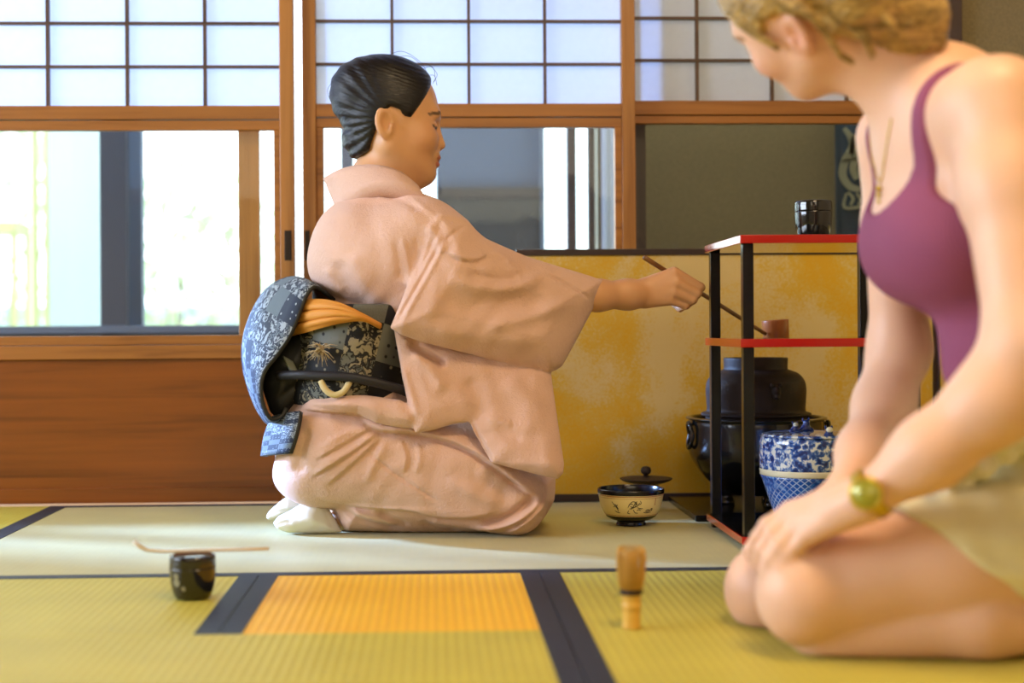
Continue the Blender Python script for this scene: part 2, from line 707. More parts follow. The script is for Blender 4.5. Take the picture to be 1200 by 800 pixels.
floor = structure(boxes('floor', [(XL - 0.1, XR + 0.1, YB - 0.1, 3.34, -0.09, -0.03)], M['dark_wood'], bevel=0), 'timber sub-floor under the tatami mats', 'floor')
ceiling = structure(boxes('ceiling', [(XL - 0.1, XR + 0.1, YB - 0.1, 3.4, ZC, ZC + 0.06)], M['ceiling'], bevel=0), 'boarded timber ceiling of the tea room', 'ceiling')
wl = structure(boxes('wall_left', [(XL - 0.08, XL, YB, 0.10, -0.03, ZC), (XL - 0.08, XL, 3.1, 3.4, -0.03, ZC),
                                   (XL - 0.08, XL, 0.10, 3.1, -0.03, 0.6), (XL - 0.08, XL, 0.10, 3.1, 1.92, ZC)], M['room_plaster'], bevel=0),
               'plaster side wall with a wide window opening', 'wall')
wn = structure(boxes('window_2', [(XL - 0.05, XL - 0.01, 0.10 + k * 0.7425, 0.13 + k * 0.7425, 0.6, 1.92) for k in range(5)] +
                     [(XL - 0.05, XL - 0.01, 0.10, 3.1, z, z + 0.035) for z in (0.6, 1.24, 1.885)], M['wood_z']),
               'lattice of the wide side window', 'window')
structure(boxes('window_sun_block', [(XL - 0.076, XL - 0.073, 0.08, 3.12, 0.58, 1.94)], M['paper'], bevel=0), 'added paper sheet blocking the sun at the wide side window', 'window')  # unseen paper sheet, added behind the lattice to keep the sun out
structure(boxes('wall_right', [(XR, XR + 0.08, YB, 3.4, -0.03, ZC)], M['room_plaster'], bevel=0), 'plaster side wall behind the visitor', 'wall')
structure(boxes('wall_back', [(XL, XR, YB - 0.08, YB, -0.03, ZC)], M['room_plaster'], bevel=0), 'plaster wall opposite the sliding doors', 'wall')
xp0, xp1 = wx(1107, YW, 40), wx(1122, YW, 40)
structure(boxes('wall_front', [(xp1 - 0.005, XR, YW - 0.01, YW + 0.07, -0.03, ZC)], M['olive_plaster'], bevel=0),
          'olive sand plaster wall right of the dark post', 'wall')
structure(boxes('trim_1', [(xp0, xp1, YW - 0.03, YW + 0.07, -0.03, ZC)], M['dark_wood']), 'slim dark wooden post beside the olive wall', 'post')
structure(boxes('trim_2', [(XL, xp0, YW - 0.01, YW + 0.16, 1.72, 1.80)], M['wood_x']), 'head rail above the sliding doors', 'rail')
structure(boxes('trim_3', [(XL, xp0, YW - 0.02, YW + 0.16, -0.055, -0.012)], M['wood_x'], bevel=0), 'grooved wooden threshold under the sliding doors', 'threshold')
structure(boxes('wall_upper', [(XL, xp0, YW + 0.02, YW + 0.14, 1.80, ZC)], M['room_plaster'], bevel=0), 'plaster above the sliding doors', 'wall')


def sliding_door(name, x0, x1, Y, th, z, stile, vx, hz, label, paper, substile=0.0, board=True, pulls=()):
    """z: dict of heights (bot, railb, boardtop, sill0, sill1, glass0, glass1, rail0, rail1, top)."""
    d = thing(name, label, 'sliding door', (x0, Y, 0))
    structure(d)
    part_label(boxes('stile', [(x0, x0 + stile, Y, Y + th, z['bot'], z['top'])], M['wood_z'], d), 'left wooden stile')
    part_label(boxes('stile', [(x1 - stile, x1, Y, Y + th, z['bot'], z['top'])], M['wood_z'], d), 'right wooden stile')
    a, b = x0 + stile, x1 - stile
    boxes('rail', [(a, b, Y + 0.002, Y + th, z['rail0'], z['rail1'])], M['wood_x'], d)
    boxes('rail', [(a, b, Y + 0.002, Y + th, z['top'] - 0.04, z['top'])], M['wood_x'], d)
    boxes('glass_frame', [(a, b, Y + 0.006, Y + th - 0.003, z['glass1'], z['rail0'] - 0.002),
                          (a, b, Y + 0.006, Y + th - 0.003, z['sill1'], z['glass0'])] +
          ([(b - substile, b, Y + 0.006, Y + th - 0.003, z['glass0'], z['glass1']),
            (a, a + substile, Y + 0.006, Y + th - 0.003, z['glass0'], z['glass1'])] if substile else []), M['wood_x'], d)
    if board:
        boxes('rail', [(a, b, Y + 0.003, Y + th, z['sill0'], z['sill1'] - 0.001)], M['wood_x'], d)
        boxes('wainscot_board', [(a, b, Y + 0.012, Y + th - 0.006, z['railb'], z['sill0'])], M['board'], d, bevel=0)
        boxes('rail', [(a, b, Y + 0.003, Y + th, z['bot'], z['railb'])], M['board'], d)
    boxes('muntin_lattice', [(q - 0.0032, q + 0.0032, Y + 0.008, Y + th - 0.010, z['rail1'], z['top'] - 0.04) for q in vx] +
          [(a, b, Y + 0.0085, Y + th - 0.0095, q - 0.0028, q + 0.0028) for q in hz], M['muntin'], d, bevel=0)
    boxes('paper', [(a, b, Y + th - 0.0095, Y + th - 0.0085, z['rail1'], z['top'] - 0.04)], paper, d, bevel=0)
    boxes('glass_pane', [(a + substile, b - substile, Y + th * 0.5, Y + th * 0.5 + 0.004, z['glass0'], z['glass1'])], M['glass'], d, bevel=0)
    for px0, px1, z0, z1 in pulls:
        boxes('pull', [(px0, px1, Y - 0.0025, Y + 0.004, z0, z1)], M['pull'], d, bevel=0.001)
    return d


def zmap(Y, px, **kw):
    return {k: wz(v, Y, px) if v > -900 else 1.72 for k, v in kw.items()}


zl = zmap(YW, 170, bot=591.5, railb=572, sill0=420.5, sill1=404, glass0=393.2, glass1=152, rail0=139.5, rail1=123.5, top=-999)
zl['bot'] = 0.002
W1 = [wx(q, YW, 60) for q in (-131, -39, 54, 147.5, 239)]
H1 = [wz(q, YW, 170) for q in (77, 26, -25, -76)] + [1.18 + 0.0 * 1, 1.28, 1.38, 1.48, 1.58]
H1 = [wz(77 - 51 * k, YW, 170) for k in range(9)]
xd = wx(345, YW, 300)
door1 = sliding_door('door_1', xd - 0.90, xd, YW, 0.032, zl, wx(345, YW) - wx(328.5, YW), W1, H1,
                     'sliding door at the left with white paper grid above a window and a red-brown board', M['paper'], 0.014,
                     pulls=[(wx(333.5, YW, 290), wx(341.5, YW, 290), wz(305, YW, 338), wz(270, YW, 338))])
# inner sash seen through the lower window of the left door
sash = part_label(boxes('sliding_sash', [(wx(280.5, 3.2, 270), wx(305, 3.2, 270), 3.185, 3.205, zl['glass0'] - 0.01, zl['glass1'] + 0.01)], M['wood_z'], door1),
                  'slim pale wooden sash bar behind the glass')
door0 = sliding_door('door_4', xd - 1.80, xd - 0.902, YW + 0.034, 0.032, zl, wx(345, YW) - wx(328.5, YW), [q - 0.9 for q in W1], H1,
                     'sliding door just outside the left edge of the view', M['paper'], 0.014)

Y2 = 3.165
z2 = zmap(Y2, 550, bot=588, railb=569, sill0=417, sill1=400, glass0=390, glass1=148.5, rail0=136.5, rail1=121, top=-999)
z2['bot'] = 0.002
V2 = [wx(q, Y2, 60) for q in (368 + 91 * 0 + 91.3, 549.5, 639)]
H2 = [wz(74 - 50.5 * k, Y2, 550) for k in range(9)]
xa, xb = wx(354.5, Y2, 200), wx(745, Y2, 200)
door2 = sliding_door('door_2', xa, xb, Y2, 0.032, z2, 0.030, V2, H2,
                     'middle sliding door with white paper grid, behind the kneeling woman', M['paper'], 0.016,
                     pulls=[(wx(357.5, Y2, 290), wx(363, Y2, 290), wz(305, Y2, 360), wz(270, Y2, 360))])

Y3 = 3.20
z3 = zmap(Y3, 900, bot=586, railb=567, sill0=414, sill1=398, glass0=388, glass1=144, rail0=134, rail1=117.5, top=-999)
z3['bot'] = 0.002
V3 = [wx(q, Y3, 60) for q in (818, 906, 994, 1082)]
H3 = [wz(69.5 - 49.5 * k, Y3, 900) for k in range(9)]
xc, xe = xb - 0.03, xp0 + 0.01
door3 = sliding_door('door_3', xc, xe, Y3, 0.032, z3, 0.030, V3, H3,
                     'right sliding door with greenish paper grid over a dim glass pane', M['paper'], 0.0)

sliding_door('door_5', xd - 2.698, xd - 1.80, YW, 0.032, zl, wx(345, YW) - wx(328.5, YW), [q - 1.8 for q in W1], H1,
             'sliding door at the far left end of the room', M['paper'], 0.014)

# ---------------------------------------------------------------- corridor and outdoors
M['deck'] = wood('veranda_boards', (0.22, 0.15, 0.09), (0.14, 0.09, 0.05), 0)
M['alu'] = mat('grey_window_frame', (0.055, 0.055, 0.065), 0.5)
M['alu2'] = mat('blue_grey_window_frame', (0.11, 0.13, 0.17), 0.5)
M['pale_wall'] = plaster('pale_garden_wall', (0.50, 0.58, 0.55))
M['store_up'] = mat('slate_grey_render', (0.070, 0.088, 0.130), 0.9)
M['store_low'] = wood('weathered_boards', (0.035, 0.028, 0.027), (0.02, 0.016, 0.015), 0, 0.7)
M['bamboo'] = mat('yellow_green_bamboo', (0.55, 0.55, 0.22), 0.4)
M['gravel'] = plaster('pale_gravel', (0.6, 0.6, 0.56))
M['leaf'] = mat('bright_leaf', (0.55, 0.64, 0.36), 0.5)
M['noren'] = mat('indigo_cloth', (0.03, 0.065, 0.12), 0.9)
M['noren_white'] = mat('undyed_white_pattern', (0.34, 0.36, 0.27), 0.9)

structure(boxes('floor_veranda', [(XL, 2.2, 3.34, 4.12, -0.12, -0.04)], M['deck'], bevel=0), 'boarded veranda floor outside the sliding doors', 'floor')
xq = wx(716, 3.5, 300)
structure(boxes('wall_corridor', [(xq, 2.2, 3.78, 3.84, -0.04, 2.4)], M['olive_plaster'], bevel=0), 'dim olive corridor wall behind the right door', 'wall')
structure(boxes('wall_partition', [(xq + 0.01, xq + 0.05, 3.25, 3.78, -0.04, 2.4)], M['dark_wood'], bevel=0), 'dark partition at the end of the veranda', 'wall')
structure(boxes('ceiling_corridor', [(xq, 2.2, 3.24, 3.84, 2.3, 2.36)], M['ceiling'], bevel=0), 'corridor ceiling', 'ceiling')
structure(boxes('wall_corridor_end', [(2.1, 2.16, 3.24, 3.84, -0.04, 2.4)], M['olive_plaster'], bevel=0), 'end wall of the corridor', 'wall')

YO = 4.05
win1 = structure(thing('window_1', 'outer veranda window with grey frame and sill', 'window', (-0.9, YO, 0)))


def vbar(a, b, Y, z0=0.30, z1=2.3, d=0.04):
    return (wx(a, Y, 270), wx(b, Y, 270), Y, Y + d, z0, z1)


boxes('sill_wall', [(XL, xq, YO, YO + 0.05, -0.05, wz(390, YO, 100)), ], M['alu'], win1, bevel=0)
boxes('frame_rail', [(XL, xq, YO - 0.02, YO + 0.05, wz(391, YO, 100), wz(381.5, YO, 100))], M['alu2'], win1)
boxes('frame_rail', [(XL, xq, YO - 0.02, YO + 0.05, 2.0, 2.06)], M['alu'], win1)
for a, b, Y, mm in ((117, 148, YO, 'alu'), (148, 166, YO + 0.05, 'alu2'), (400, 414, YO, 'alu2'), (665, 676, YO, 'dark_wood'), (690, 712, YO, 'dark_wood')):
    boxes('mullion', [vbar(a, b, Y)], M[mm], win1)
boxes('glass_pane', [(XL, xq, YO + 0.02, YO + 0.024, 0.38, 2.0)], M['glass_clean'], win1, bevel=0)

structure(boxes('ground', [(-8, 6, 4.1, 12, -0.6, -0.5)], M['gravel'], bevel=0), 'pale gravel garden ground', 'ground')
structure(boxes('wall_garden', [(wx(56, 7, 270), wx(117, 7, 270), 7.0, 7.12, -0.5, 1.6)], M['pale_wall'], bevel=0), 'pale mint garden wall outside the window', 'wall')
structure(boxes('wall_garden_end', [(-6, 4, 10.0, 10.1, -0.5, 0.55)], M['pale_wall'], bevel=0), 'low white wall closing the garden', 'wall')
for k, (a, b) in enumerate(((36, 45), (52, 58))):
    bmx = bmesh.new()
    Yb = 6.2
    xm = (wx(a, Yb, 270) + wx(b, Yb, 270)) / 2
    r = (wx(b, Yb, 270) - wx(a, Yb, 270)) / 2
    pts = [(xm, Yb, -0.5 + q * 0.24) for q in range(11)]
    tube(bmx, [p for q in pts for p in (q, (q[0], q[1], q[2] + 0.012))], [r, r * 1.12] * len(pts), 12)
    tag(link('bamboo_pole', bmx, M['bamboo'], smooth=True),
        ['thicker yellow-green bamboo pole outside the left window', 'thinner yellow-green bamboo pole next to the pale garden wall'][k], 'pole', 'bamboo poles in the garden')
bench = thing('garden_bench', 'blurred wooden bench in the garden at the far left window edge', 'bench', (wx(5, 6.6), 6.6, -0.5))
zs = wz(262, 6.6, 10)
boxes('seat', [(wx(-60, 6.6), wx(29, 6.6), 6.45, 6.75, zs - 0.05, zs)], M['bamboo'], bench)
for a in (-55, 22):
    for y in (6.48, 6.7):
        boxes('leg', [(wx(a, 6.6), wx(a + 6, 6.6), y, y + 0.03, -0.5, zs - 0.05)], M['bamboo'], bench)

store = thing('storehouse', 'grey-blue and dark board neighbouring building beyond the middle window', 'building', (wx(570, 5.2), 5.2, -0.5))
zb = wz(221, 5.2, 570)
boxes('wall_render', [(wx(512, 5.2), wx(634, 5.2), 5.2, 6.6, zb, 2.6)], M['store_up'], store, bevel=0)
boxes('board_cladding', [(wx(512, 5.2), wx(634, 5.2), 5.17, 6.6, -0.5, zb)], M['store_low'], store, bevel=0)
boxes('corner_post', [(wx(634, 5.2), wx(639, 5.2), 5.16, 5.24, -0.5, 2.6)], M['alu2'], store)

# garden shrubs: leaves of one bush are one mesh
def shrub(x, y, h, w, n, label, seed):
    rg = random.Random(seed)
    t = thing('garden_shrub', label, 'shrub', (x, y, -0.5), 'garden shrubs')
    b2 = bmesh.new()
    for k in range(5):
        tube(b2, [(x, y, -0.5), (x + rg.uniform(-w, w) * 0.3, y + rg.uniform(-w, w) * 0.3, -0.5 + h * 0.45), (x + rg.uniform(-w, w) * 0.6, y, -0.5 + h * 0.8)], [0.015, 0.01, 0.005], 6)
    link('stem', b2, M['deck'], t)
    b2 = bmesh.new()
    for k in range(n):
        a, e = rg.uniform(0, 2 * math.pi), math.acos(rg.uniform(-1, 1))
        r = rg.uniform(0.5, 1) ** 0.5
        c = Vector((x + w * r * math.sin(e) * math.cos(a), y + w * r * math.sin(e) * math.sin(a), -0.5 + h * 0.58 + h * 0.42 * r * math.cos(e)))
        u = Vector((rg.gauss(0, 1), rg.gauss(0, 1), rg.gauss(0, 1))).normalized()
        v = u.orthogonal().normalized()
        s = rg.uniform(0.05, 0.09)
        q = [b2.verts.new(c + u * s * p + v * s * 0.45 * o) for p, o in ((-1, 0), (0, 1), (1, 0), (0, -1))]
        b2.faces.new(q)
    fo = link('foliage', b2, M['leaf'], t)
    return t


shrub(wx(225, 8.5), 8.5, 2.0, 0.55, 420, 'bright shrub in the garden beyond the left window', 3)
shrub(wx(20, 9.0), 9.0, 2.3, 0.7, 420, 'blurred shrub behind the bench in the garden', 5)

# curtain with a white motif behind the glass of the right door
YN = 3.62
cx0, cx1 = wx(979, YN, 200), wx(1075, YN, 200)
ztop, zbot = 1.72, wz(300, YN, 1000)
cur = thing('noren_curtain', 'indigo hanging cloth with a pale wave-like figure, behind the right glass', 'curtain', ((cx0 + cx1) / 2, YN, 1.72))
link('cloth', sheet([[(cx0 + (cx1 - cx0) * i / 24, YN + 0.006 * math.sin(i * 0.9), ztop + (zbot - ztop) * j / 20) for j in range(21)] for i in range(25)], 0.003), M['noren'], cur)
bmx = bmesh.new()
tube(bmx, [(cx0 - 0.05, YN, 1.72), (xp1 + 0.02, YN, 1.72)], 0.008, 10)
link('rod', bmx, M['dark_wood'], cur)
bmx = bmesh.new()
box(bmx, cx0 - 0.065, cx0 - 0.045, YN - 0.02, 3.785, 1.70, 1.74)
link('bracket', bmx, M['dark_wood'], cur)
bmx = bmesh.new()
box(bmx, xp1 + 0.02, xp1 + 0.04, YN - 0.02, 3.785, 1.70, 1.74)
link('bracket', bmx, M['dark_wood'], cur)
bmx = bmesh.new()


def stroke(pts, w):
    P = [(wx(a, YN - 0.012, 200), wz(b, YN - 0.012, 1000)) for a, b in [tuple(q[:2]) for q in curve_pts(pts, 4)]]
    w = [w * (0.55 + 0.45 * math.sin(math.pi * (0.1 + 0.8 * k / (len(P) - 1)))) for k in range(len(P))]
    pv = None
    for k, (x, z) in enumerate(P):
        a = np.array(P[min(k + 1, len(P) - 1)]) - np.array(P[max(k - 1, 0)])
        n = np.array((-a[1], a[0])) / (np.linalg.norm(a) + 1e-9) * w[k]
        v = (bmx.verts.new((x + n[0], YN - 0.010, z + n[1])), bmx.verts.new((x - n[0], YN - 0.010, z - n[1])))
        if pv:
            bmx.faces.new((pv[0], pv[1], v[1], v[0]))
        pv = v


for pts, w in (([(990, 150), (997, 160), (1000, 172), (996, 180)], .008), ([(1003, 158), (998, 175), (990, 190), (988, 206), (996, 218), (1008, 222)], .010),
               ([(1012, 160), (1006, 178), (1000, 196), (1004, 210)], .009), ([(1022, 170), (1014, 186), (1010, 202), (1016, 214)], .009),
               ([(1030, 180), (1024, 198), (1022, 212)], .008), ([(988, 190), (1000, 186), (1016, 190)], .004), ([(992, 226), (990, 243), (1012, 242), (1034, 243)], .004),
               ([(994, 225), (1000, 232), (997, 240)], .004), ([(1004, 226), (1009, 234), (1006, 240)], .004), ([(1014, 226), (1019, 234), (1016, 240)], .004)):
    stroke(pts, w)
g = bmesh.ops.extrude_face_region(bmx, geom=bmx.faces[:])
bmesh.ops.translate(bmx, verts=[v for v in g['geom'] if isinstance(v, bmesh.types.BMVert)], vec=(0, 0.003, 0))
bmesh.ops.recalc_face_normals(bmx, faces=bmx.faces)
part_label(link('figure_motif', bmx, M['noren_white'], cur), 'pale undyed figure')

# ---------------------------------------------------------------- tatami mats
HB = 0.0006
TT = 0.022


def mat_obj(label, x0, x1, y0, y1, rush, heri=()):
    t = thing('tatami_mat', label, 'tatami mat', ((x0 + x1) / 2, (y0 + y1) / 2, -TT), 'tatami mats on the floor')
    o = boxes('rush_surface', [(x0 + 0.0006, x1 - 0.0006, y0 + 0.0006, y1 - 0.0006, -TT, 0)], M[rush], t, bevel=0.0006)
    for a, b, c, d in heri:
        h = boxes('edging', [(a + 0.0006, b - 0.0006, c + 0.0006, d - 0.0006, -TT + 0.002, HB)], M['heri'], t, bevel=0.0004)
        part_label(h, 'dark navy cloth edging')
    return t


YM, YF = 2.205, 1.787
mat_obj('pale tatami mat running along the foot of the sliding doors, under the kneeling woman', -0.795, 1.84, YM, 3.118, 'tatami_back',
        [(-0.795, 1.84, YM, YM + 0.03), (-0.795, 1.84, 3.088, 3.118)])
mat_obj('small corner of tatami mat at the far left beyond a dark band', -3.28, -0.795, YM, 3.118, 'tatami_y', [(-0.833, -0.795, YM, 3.118)])
mat_obj('small square golden yellow mat set between two dark bands', -0.272, 0.162, YF, YM, 'tatami_gold', [(-0.272, -0.241, YF, YM), (0.131, 0.162, YF, YM)])
mat_obj('tatami mat under the small black tea caddy at the left', -3.28, -0.272, YF, YM, 'tatami_y', [(-0.303, -0.272, YF, YM)])
mat_obj('tatami mat in the near foreground in front of the golden square', -3.28, 0.162, 0.6, YF, 'tatami_y', [(0.131, 0.162, 0.6, YF)])
mat_obj('tatami mat under the bamboo whisk and the visitor in the purple top', 0.162, 1.84, 0.6, YM, 'tatami_y', [(0.162, 0.194, 0.6, YM)])
mat_obj('tatami mat behind the viewer filling the rest of the room', -3.28, 1.84, -1.55, 0.6, 'tatami_y')

# ================================================================ TEA THINGS
M['lacquer'] = mat('black_lacquer', (0.006, 0.006, 0.007), 0.12, spec=0.6, coat=0.6)
M['lacquer_soft'] = mat('black_lacquer_soft', (0.007, 0.007, 0.008), 0.22, spec=0.35, coat=0.1)
M['red'] = mat('vermilion_lacquer', (0.42, 0.012, 0.008), 0.16, spec=0.6, coat=0.7)
M['iron'] = mat('brown_cast_iron', (0.028, 0.016, 0.013), 0.55, 0.35)
bump(M['iron'], noise(M['iron'], coords(M['iron'], (1, 1, 1)), 260, 4), 0.45, 0.0015)
M['furo'] = mat('black_glazed_clay', (0.006, 0.006, 0.006), 0.22, spec=0.5, coat=0.3)
M['bamboo_dark'] = wood('smoked_bamboo', (0.24, 0.10, 0.030), (0.13, 0.05, 0.015), 0, 0.35)
M['bamboo_cup'] = wood('amber_bamboo', (0.30, 0.085, 0.02), (0.14, 0.04, 0.012), 2, 0.3)
M['bamboo_pale'] = wood('pale_bamboo', (0.68, 0.40, 0.06), (0.55, 0.30, 0.04), 2, 0.4)
M['tines'] = wood('bamboo_tines', (0.52, 0.28, 0.035), (0.40, 0.20, 0.02), 2, 0.5)
M['thread'] = mat('dark_thread', (0.025, 0.014, 0.008), 0.8)

# gold folding screen
m = mat('gold_leaf_paper', (0.6, 0.4, 0.1), 0.5, 0.12)
v = coords(m, (1, 1, 1))
cl = noise(m, v, 4.2, 4, 0.55, 0.6)
sp = noise(m, v, 190, 4, 0.7)
mm_ = math_node(m, 'ADD', cl, math_node(m, 'MULTIPLY', math_node(m, 'SUBTRACT', sp, 0.5), 0.42))
L(m, ramp(m, mm_, [(0.38, (0.70, 0.40, 0.016)), (0.49, (0.68, 0.45, 0.065)), (0.59, (0.70, 0.55, 0.25))]), bsdf(m).inputs['Base Color'])
bump(m, sp, 0.1, 0.0006)
M['gold'] = m
M['screen_frame'] = mat('dark_screen_frame', (0.035, 0.018, 0.016), 0.35)
YS = 3.100
sx0, sx1 = wx(605.5, YS, 440), wx(1098, YS, 440)
zt = wz(291.8, YS, 700)
scr = thing('folding_screen', 'low gold folding screen with cloudy gold leaf and a dark frame', 'folding screen', ((sx0 + sx1) / 2, YS, 0))


def screen_panel(p, q, nm):
    p, q = Vector((*p, 0)), Vector((*q, 0))
    w = (q - p).length
    ang = math.atan2(q.y - p.y, q.x - p.x)
    T = Matrix.Translation(p) @ Matrix.Rotation(ang, 4, 'Z')
    for name, bx, mt in (('gold_face', [(0.010, w - 0.010, -0.004, 0.008, 0.016, zt - 0.012)], M['gold']),
                         ('frame', [(0, 0.011, -0.008, 0.010, 0.0012, zt), (w - 0.011, w, -0.008, 0.010, 0.0012, zt),
                                    (0.011, w - 0.011, -0.008, 0.010, 0.0012, 0.017), (0.011, w - 0.011, -0.008, 0.010, zt - 0.014, zt)], M['screen_frame'])):
        bm = bmesh.new()
        for b in bx:
            box(bm, *b, bevel=0.001)
        bmesh.ops.transform(bm, matrix=T, verts=bm.verts)
        bmesh.ops.recalc_face_normals(bm, faces=bm.faces)
        link(name, bm, mt, scr)


screen_panel((sx0, YS), (sx1, YS), 'a')
screen_panel((sx1 + 0.003, YS - 0.004), (sx1 + 0.12, YS - 0.50), 'b')

# ---------------------------------------------------------------- red and black shelf stand
RX0, RX1, RY0, RY1 = 0.5185, 0.834, 2.385, 2.700
RT_ = 0.535
rack = thing('tea_shelf', 'red and black lacquer three-tier shelf stand beside the gold screen', 'shelf stand', ((RX0 + RX1) / 2, (RY0 + RY1) / 2, 0))
zmid = wz(397, RY0, 867)


def shelf(name, z1, th=0.0145):
    bm = bmesh.new()
    box(bm, RX0, RX1, RY0, RY1, z1 - th, z1, bevel=0.0012)
    bmesh.ops.recalc_face_normals(bm, faces=bm.faces)
    for f in bm.faces:
        if abs(f.normal.z) > 0.95:
            f.material_index = 1
    return link(name, bm, [M['red'], M['lacquer']], rack)


shelf('top_board', RT_)
shelf('middle_board', zmid)
shelf('bottom_board', 0.0245, 0.013)
PW = 0.0185
for px_ in (RX0 + 0.006, RX1 - 0.006 - PW):
    for py_ in (RY0 + 0.008, RY1 - 0.008 - PW):
        bm = bmesh.new()
        for z0, z1 in ((0.0245, zmid - 0.0145), (zmid, RT_ - 0.0145)):
            box(bm, px_, px_ + PW, py_, py_ + PW, z0, z1, bevel=0.0012)
        box(bm, px_ + 0.001, px_ + PW - 0.001, py_ + 0.001, py_ + PW - 0.001, 0.0, 0.0115, bevel=0.001)
        bmesh.ops.recalc_face_normals(bm, faces=bm.faces)
        link('post', bm, M['lacquer_soft'], rack)

# ---------------------------------------------------------------- tea caddies
def caddy(label, x, y, z, r, h, crest=False):
    t = thing('tea_caddy', label, 'tea caddy', (x, y, z), 'black lacquer tea caddies')
    k = h / 0.073
    body = smooth_profile([(0.0, 0.0), (r * 0.62, 0.0), (r * 0.80, 0.006 * k), (r * 0.93, 0.022 * k), (r * 0.985, 0.040 * k), (r, 0.0515 * k)], 6)
    o = link('body', lathe(body + [(r * 0.93, 0.0515 * k), (0, 0.0515 * k)], 72), M['lacquer'], t, True, loc=(0, 0, 0))
    lid = [(0, 0.0518 * k), (r * 0.93, 0.0518 * k), (r * 1.0, 0.0518 * k)] + smooth_profile([(r * 1.004, 0.0525 * k), (r, 0.064 * k), (r * 0.965, 0.0695 * k), (r * 0.8, 0.0718 * k), (r * 0.4, 0.0729 * k), (0.0, 0.073 * k)], 5)
    link('lid', lathe(lid, 72), M['lacquer'], t, True, loc=(0, 0, 0))
    if crest:
        m = mat('faint_gold_crest', (0.30, 0.28, 0.16), 0.4, 0.3)
        bm = bmesh.new()
        for cx_, cz_, rr in ((-0.62, 0.026, 0.0055), (-0.62, 0.035, 0.0040), (-0.28, 0.018, 0.0035)):
            pts = []
            for q in range(14):
                a = 2 * math.pi * q / 14
                th = cx_ + rr * math.cos(a) / r
                zz = cz_ + rr * math.sin(a)
                rad = np.interp(zz, [p[1] for p in body], [p[0] for p in body]) + 0.0004
                pts.append(bm.verts.new((rad * math.sin(th), -rad * math.cos(th), zz)))
            bm.faces.new(pts)
        g = bmesh.ops.extrude_face_region(bm, geom=bm.faces[:])
        for v_ in [q for q in g['geom'] if isinstance(q, bmesh.types.BMVert)]:
            v_.co.x *= 0.985; v_.co.y *= 0.985
        bmesh.ops.recalc_face_normals(bm, faces=bm.faces)
        part_label(link('painted_crest', bm, m, t, loc=(0, 0, 0)), 'faint pale round crest')
    return t


cr = at(953, 260, 2.56)
caddy('black lacquer tea caddy standing on top of the red shelf stand', cr[0], 2.56, RT_, 0.0340, 0.074)
cf = on_floor(226, 701)
caddy('black lacquer tea caddy on the near tatami with a scoop across its lid', cf[0], cf[1], 0.0006, 0.0325, 0.0635, True)

# tea scoop lying across the near caddy
Ysc = cf[1] - 0.002
bm = bmesh.new()
pts = [at(157, 640, Ysc - 0.02), at(164, 646, Ysc - 0.018), at(173, 650.5, Ysc - 0.014), at(190, 652.0, Ysc - 0.01), at(215, 651.4, Ysc - 0.002), at(240, 650.4, Ysc + 0.004), at(275, 649.8, Ysc + 0.012), at(315, 648.6, Ysc + 0.02)]
ztop = 0.0006 + 0.0635
dz = ztop + 0.0022 - min(p[2] for p in pts[3:])
pts = [np.array((p[0], p[1], p[2] + dz)) for p in pts]
P = pts
for w_, part in ((0.0045, None),):
    rows = []
    for k, p in enumerate(P):
        f = k / (len(P) - 1)
        w = 0.0055 if k < 3 else 0.0040
        rows.append([(p[0], p[1] - w, p[2] + 0.0004), (p[0], p[1], p[2] - 0.0002 * (k < 3)), (p[0], p[1] + w, p[2] + 0.0004)])
bm.free()
G = np.array(rows)
m = mat('grey_bamboo_scoop', (0.76, 0.70, 0.60), 0.4)
tag(link('tea_scoop', sheet(G, 0.0042), m), 'slender bamboo tea scoop with bent tip resting across the caddy lid', 'tea scoop')

# ---------------------------------------------------------------- whisk
wf = on_floor(740, 736)
wk = thing('tea_whisk', 'bamboo tea whisk standing upright on the near tatami', 'tea whisk', (wf[0], wf[1], 0.0006))
link('handle', lathe(smooth_profile([(0.0, 0), (0.0112, 0.0), (0.0115, 0.006), (0.0113, 0.024), (0.0124, 0.026), (0.0126, 0.030), (0.0118, 0.033), (0.0122, 0.044)], 4) + [(0, 0.044)], 32), M['bamboo_pale'], wk, True, loc=(0, 0, 0))
bm = bmesh.new()
for k in range(3):
    R_ = 0.0132 + 0.0002 * k
    ring = [(R_ * math.cos(a), R_ * math.sin(a), 0.0445 + 0.002 * k) for a in np.linspace(0, 2 * math.pi, 33)]
    tube(bm, ring, 0.0012, 6, False)
tube(bm, [(-0.011, -0.006, 0.046), (-0.019, -0.008, 0.043), (-0.024, -0.007, 0.040)], [0.0007, 0.0006, 0.0004], 5)
part_label(link('binding_thread', bm, M['thread'], wk, True, loc=(0, 0, 0)), 'dark thread binding with a loose end')
for ring, n, rt, rm, label in ((0, 64, 0.0185, 0.0165, 'outer_tines'), (1, 36, 0.0060, 0.0075, 'inner_tines')):
    bm = bmesh.new()
    for k in range(n):
        a = 2 * math.pi * k / n + ring * 0.05
        c, s = math.cos(a), math.sin(a)
        prof = [(0.0118, 0.042), (rm, 0.062), (rt, 0.086), (rt * 0.96, 0.097), (rt * 0.80, 0.1025)] if ring == 0 else [(0.008, 0.042), (rm, 0.066), (rt, 0.095)]
        tube(bm, [(r * c, r * s, z) for r, z in prof], [0.0008, 0.00065, 0.0006, 0.0005, 0.0004][:len(prof)], 5)
    link(label, bm, M['tines'], wk, True, loc=(0, 0, 0))

